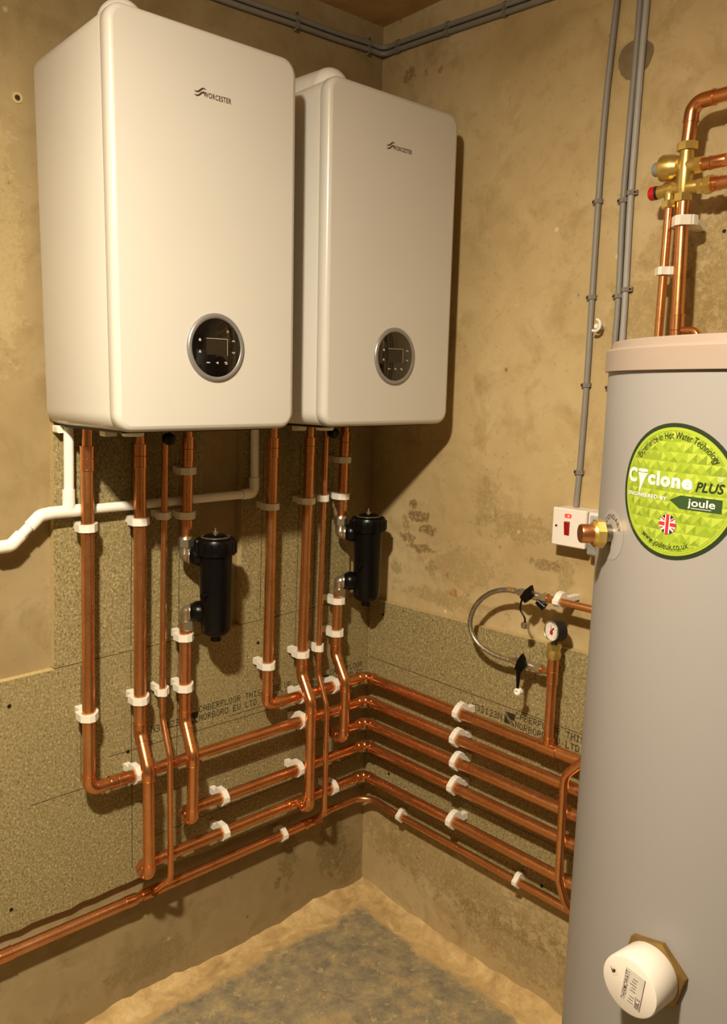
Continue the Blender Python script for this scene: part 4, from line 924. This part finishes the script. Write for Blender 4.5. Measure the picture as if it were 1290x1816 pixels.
cable('dark grey cable dropping to the red-switched box, leftmost of the three', [(xw, -.700, 2.519), (xw, -.697, 2.40), (xw, -.691, 2.30), (xw, -.683, 2.148), (xw, -.6825, 1.97), (xw, -.683, 1.77), (xw, -.6845, 1.58), (xw, -.682, 1.40), (xw, -.678, 1.306)], .0066, 'cable', 'vertical cables')
cable('dark grey cable running behind the cylinder lid, middle of the three', [(xw, -.748, 2.519), (xw, -.7465, 2.346), (xw, -.7455, 2.241), (xw, -.742, 2.08), (xw, -.740, 1.961), (xw, -.7465, 1.768), (xw, -.745, 1.65), (xw, -.7445, 1.45), (xw, -.752, 1.306)], .0066, 'cable', 'vertical cables')
cable('light grey cable over the round mortar patch, rightmost of the three', [(xw, -.764, 2.519), (xw, -.7605, 2.342), (xw, -.7585, 2.238), (xw, -.7575, 2.11), (xw, -.7565, 1.972), (xw, -.7615, 1.776), (xw, -.7625, 1.65), (xw, -.761, 1.45), (xw, -.772, 1.306)], .0066, 'cable_l', 'vertical cables')
for y, z, lab in ((-.6825, 1.97, 'topmost'), (-.683, 1.77, 'second'), (-.6845, 1.58, 'third'), (-.6815, 1.385, 'lowest')): cable_clip((xw, y, z), 'R', (0, 0, 1), .0066, '%s grey clip down the cable that feeds the red switch' % lab, -1)
for y, z, lab in ((-.7415, 1.963, 'upper'), (-.746, 1.768, 'lower'), (-.7443, 1.575, 'hidden-edge')):
    cable_clip((xw, y, z), 'R', (0, 0, 1), .0066, ('%s grey clip on the middle vertical cable above the cylinder' % lab) if z > 1.6 else 'grey clip on the middle vertical cable just peeking past the cylinder', -1)
for y, z, lab in ((-.7567, 1.975, 'upper'), (-.7615, 1.780, 'lower')): cable_clip((xw, y, z), 'R', (0, 0, 1), .0066, '%s grey clip on the light grey rightmost cable' % lab, 1)

# ------------------------------------------------------------------ switches
sw = empty('isolator_switch', (0, -.692, 1.262), 'white switch box with red rocker and lit red neon on the right wall', 'switch')
def plate(root, y0, y1, z0, z1, x0, x1, name, m, r=.004, bev=.003):
    cy0, cz0 = (y0+y1)/2, (z0+z1)/2; w_, h_ = abs(y1-y0), abs(z1-z0); secs = [(x0, 0), (x1-bev, 0), (x1, bev)]; rows = []
    for h, g in secs: rows.append([Vector((-h, cy0+u, cz0+v)) for u, v in rrect(w_-2*g, h_-2*g, max(r-g, .001), 4)])
    mb = MB(); n = len(rows[0]); V = [p for rw_ in rows for p in rw_]
    F = [(i*n+j, i*n+(j+1) % n, (i+1)*n+(j+1) % n, (i+1)*n+j) for i in range(2) for j in range(n)]+[tuple(reversed(range(n))), tuple(2*n+j for j in range(n))]
    return mb.add(V, F, 0, False).build(name, m, root)
plate(sw, -.650, -.7325, 1.221, 1.3045, .0004, .044, 'back_box', M['switch'], .003, .0005)
fp = plate(sw, -.6485, -.7335, 1.2195, 1.3055, .044, .0525, 'faceplate', M['switch'], .003, .0022)
MB().hexa([(-.0515, -.681, 1.245), (-.0515, -.694, 1.245), (-.0515, -.694, 1.277), (-.0515, -.681, 1.277), (-.0545, -.682, 1.246), (-.0545, -.693, 1.246), (-.0585, -.693, 1.276), (-.0585, -.682, 1.276)]).build('rocker', M['red'], fp)
nl = plate(sw, -.680, -.697, 1.2850, 1.2940, .0515, .0537, 'neon_lamp', M['neon'], .001, .0006)
MB().prism(rrect(.0042, .0040, .0015, 3), lambda u, v, h: Vector((-.0537-h, -.6905+u, 1.2893+v)), 0, .0004).build('neon_glow', M['neonspot'], nl)
MB().lathe((-.0520, -.6595, 1.264), (-1, 0, 0), [(0, .0028), (.0012, .0028), (.0012, 0)], 12).build('screw', M['screw'], fp)
bx = empty('fused_isolator', (0, -.779, 1.262), 'white and grey isolator box partly hidden between red switch and cylinder', 'switch')
plate(bx, -.7355, -.8225, 1.235, 1.3035, .0004, .046, 'box', M['switch'], .003, .001)
plate(bx, -.741, -.817, 1.252, 1.2975, .046, .050, 'grey_front', M['label_grey'], .003, .001)
plate(bx, -.7355, -.8225, 1.208, 1.2345, .0004, .048, 'clear_cover', M['clear'], .004, .003)
MB().box((-.040, -.800, 1.212), (-.004, -.757, 1.230)).build('terminal_block', M['white_paint'], bx)

# ------------------------------------------------------------------ small things on the walls
wa = empty('wall_plug', (-1.004, 0, 2.125), 'ring of white filler around a wall plug beside the nearer boiler', 'wall plug')
MB().lathe((-1.004, -.0004, 2.125), (0, -1, 0), [(-.001, .011), (.0012, .0105), (.0016, .0060), (.0004, .0050), (-.0005, .0045)], 24).build('filler_ring', M['wood_edge'], wa)
MB().lathe((-1.004, -.0004, 2.125), (0, -1, 0), [(0, .0048), (.0022, .0048), (.0022, .0022), (.0005, .002), (.0005, 0)], 16).build('plug', M['screw'], wa)
hk = empty('pipe_hook', (0, -.7085, 1.706), 'small cream plastic hook on the wall beside the red switch cable', 'hook')
MB().tube([(-.0004, -.7085, 1.706), (-.022, -.7085, 1.706)], .0062, 14).build('stalk', M['clip'], hk)
MB().tube([(-.026+.000*k, -.7075+.0115*math.cos(math.radians(100+k*17)), 1.708+.0125*math.sin(math.radians(100+k*17))) for k in range(13)], .0032, 10).build('jaw', M['clip'], hk)
MB().lathe((-.0215, -.7085, 1.706), (-1, 0, 0), [(0, .0062), (.004, .005), (.004, 0)], 14).build('jaw_root', M['clip'], hk)
hl = empty('drill_hole', (0, -.953, 1.874), 'drilled hole with chalky rim in the wall right of the copper inlet pipe', 'hole')
MB().lathe((-.0003, -.953, 1.874), (-1, 0, 0), [(0, .0062), (.0010, .0052), (.0008, .0040)], 18).build('rim', M['wood_edge'], hl)
MB().lathe((-.0003, -.953, 1.874), (-1, 0, 0), [(0, .0042), (.0006, .0040), (.0006, 0)], 18).build('bore', M['hole'], hl)
mb = MB(); rnd = random.Random(12); pp = []
for k in range(28):
    a = 2*PI*k/28; r = .0375*(1+.05*math.sin(3*a+.5)+rnd.uniform(-.03, .03)); pp.append((r*1.02*math.cos(a), r*math.sin(a)))
mb.prism(pp, lambda u, v, h: Vector((-h, -.7405-u, 2.240+v)), .0002, .0012); o = mb.build('mortar_patch', M['patch']); tag(o, 'round dark mortar patch behind the vertical grey cables', 'wall patch')
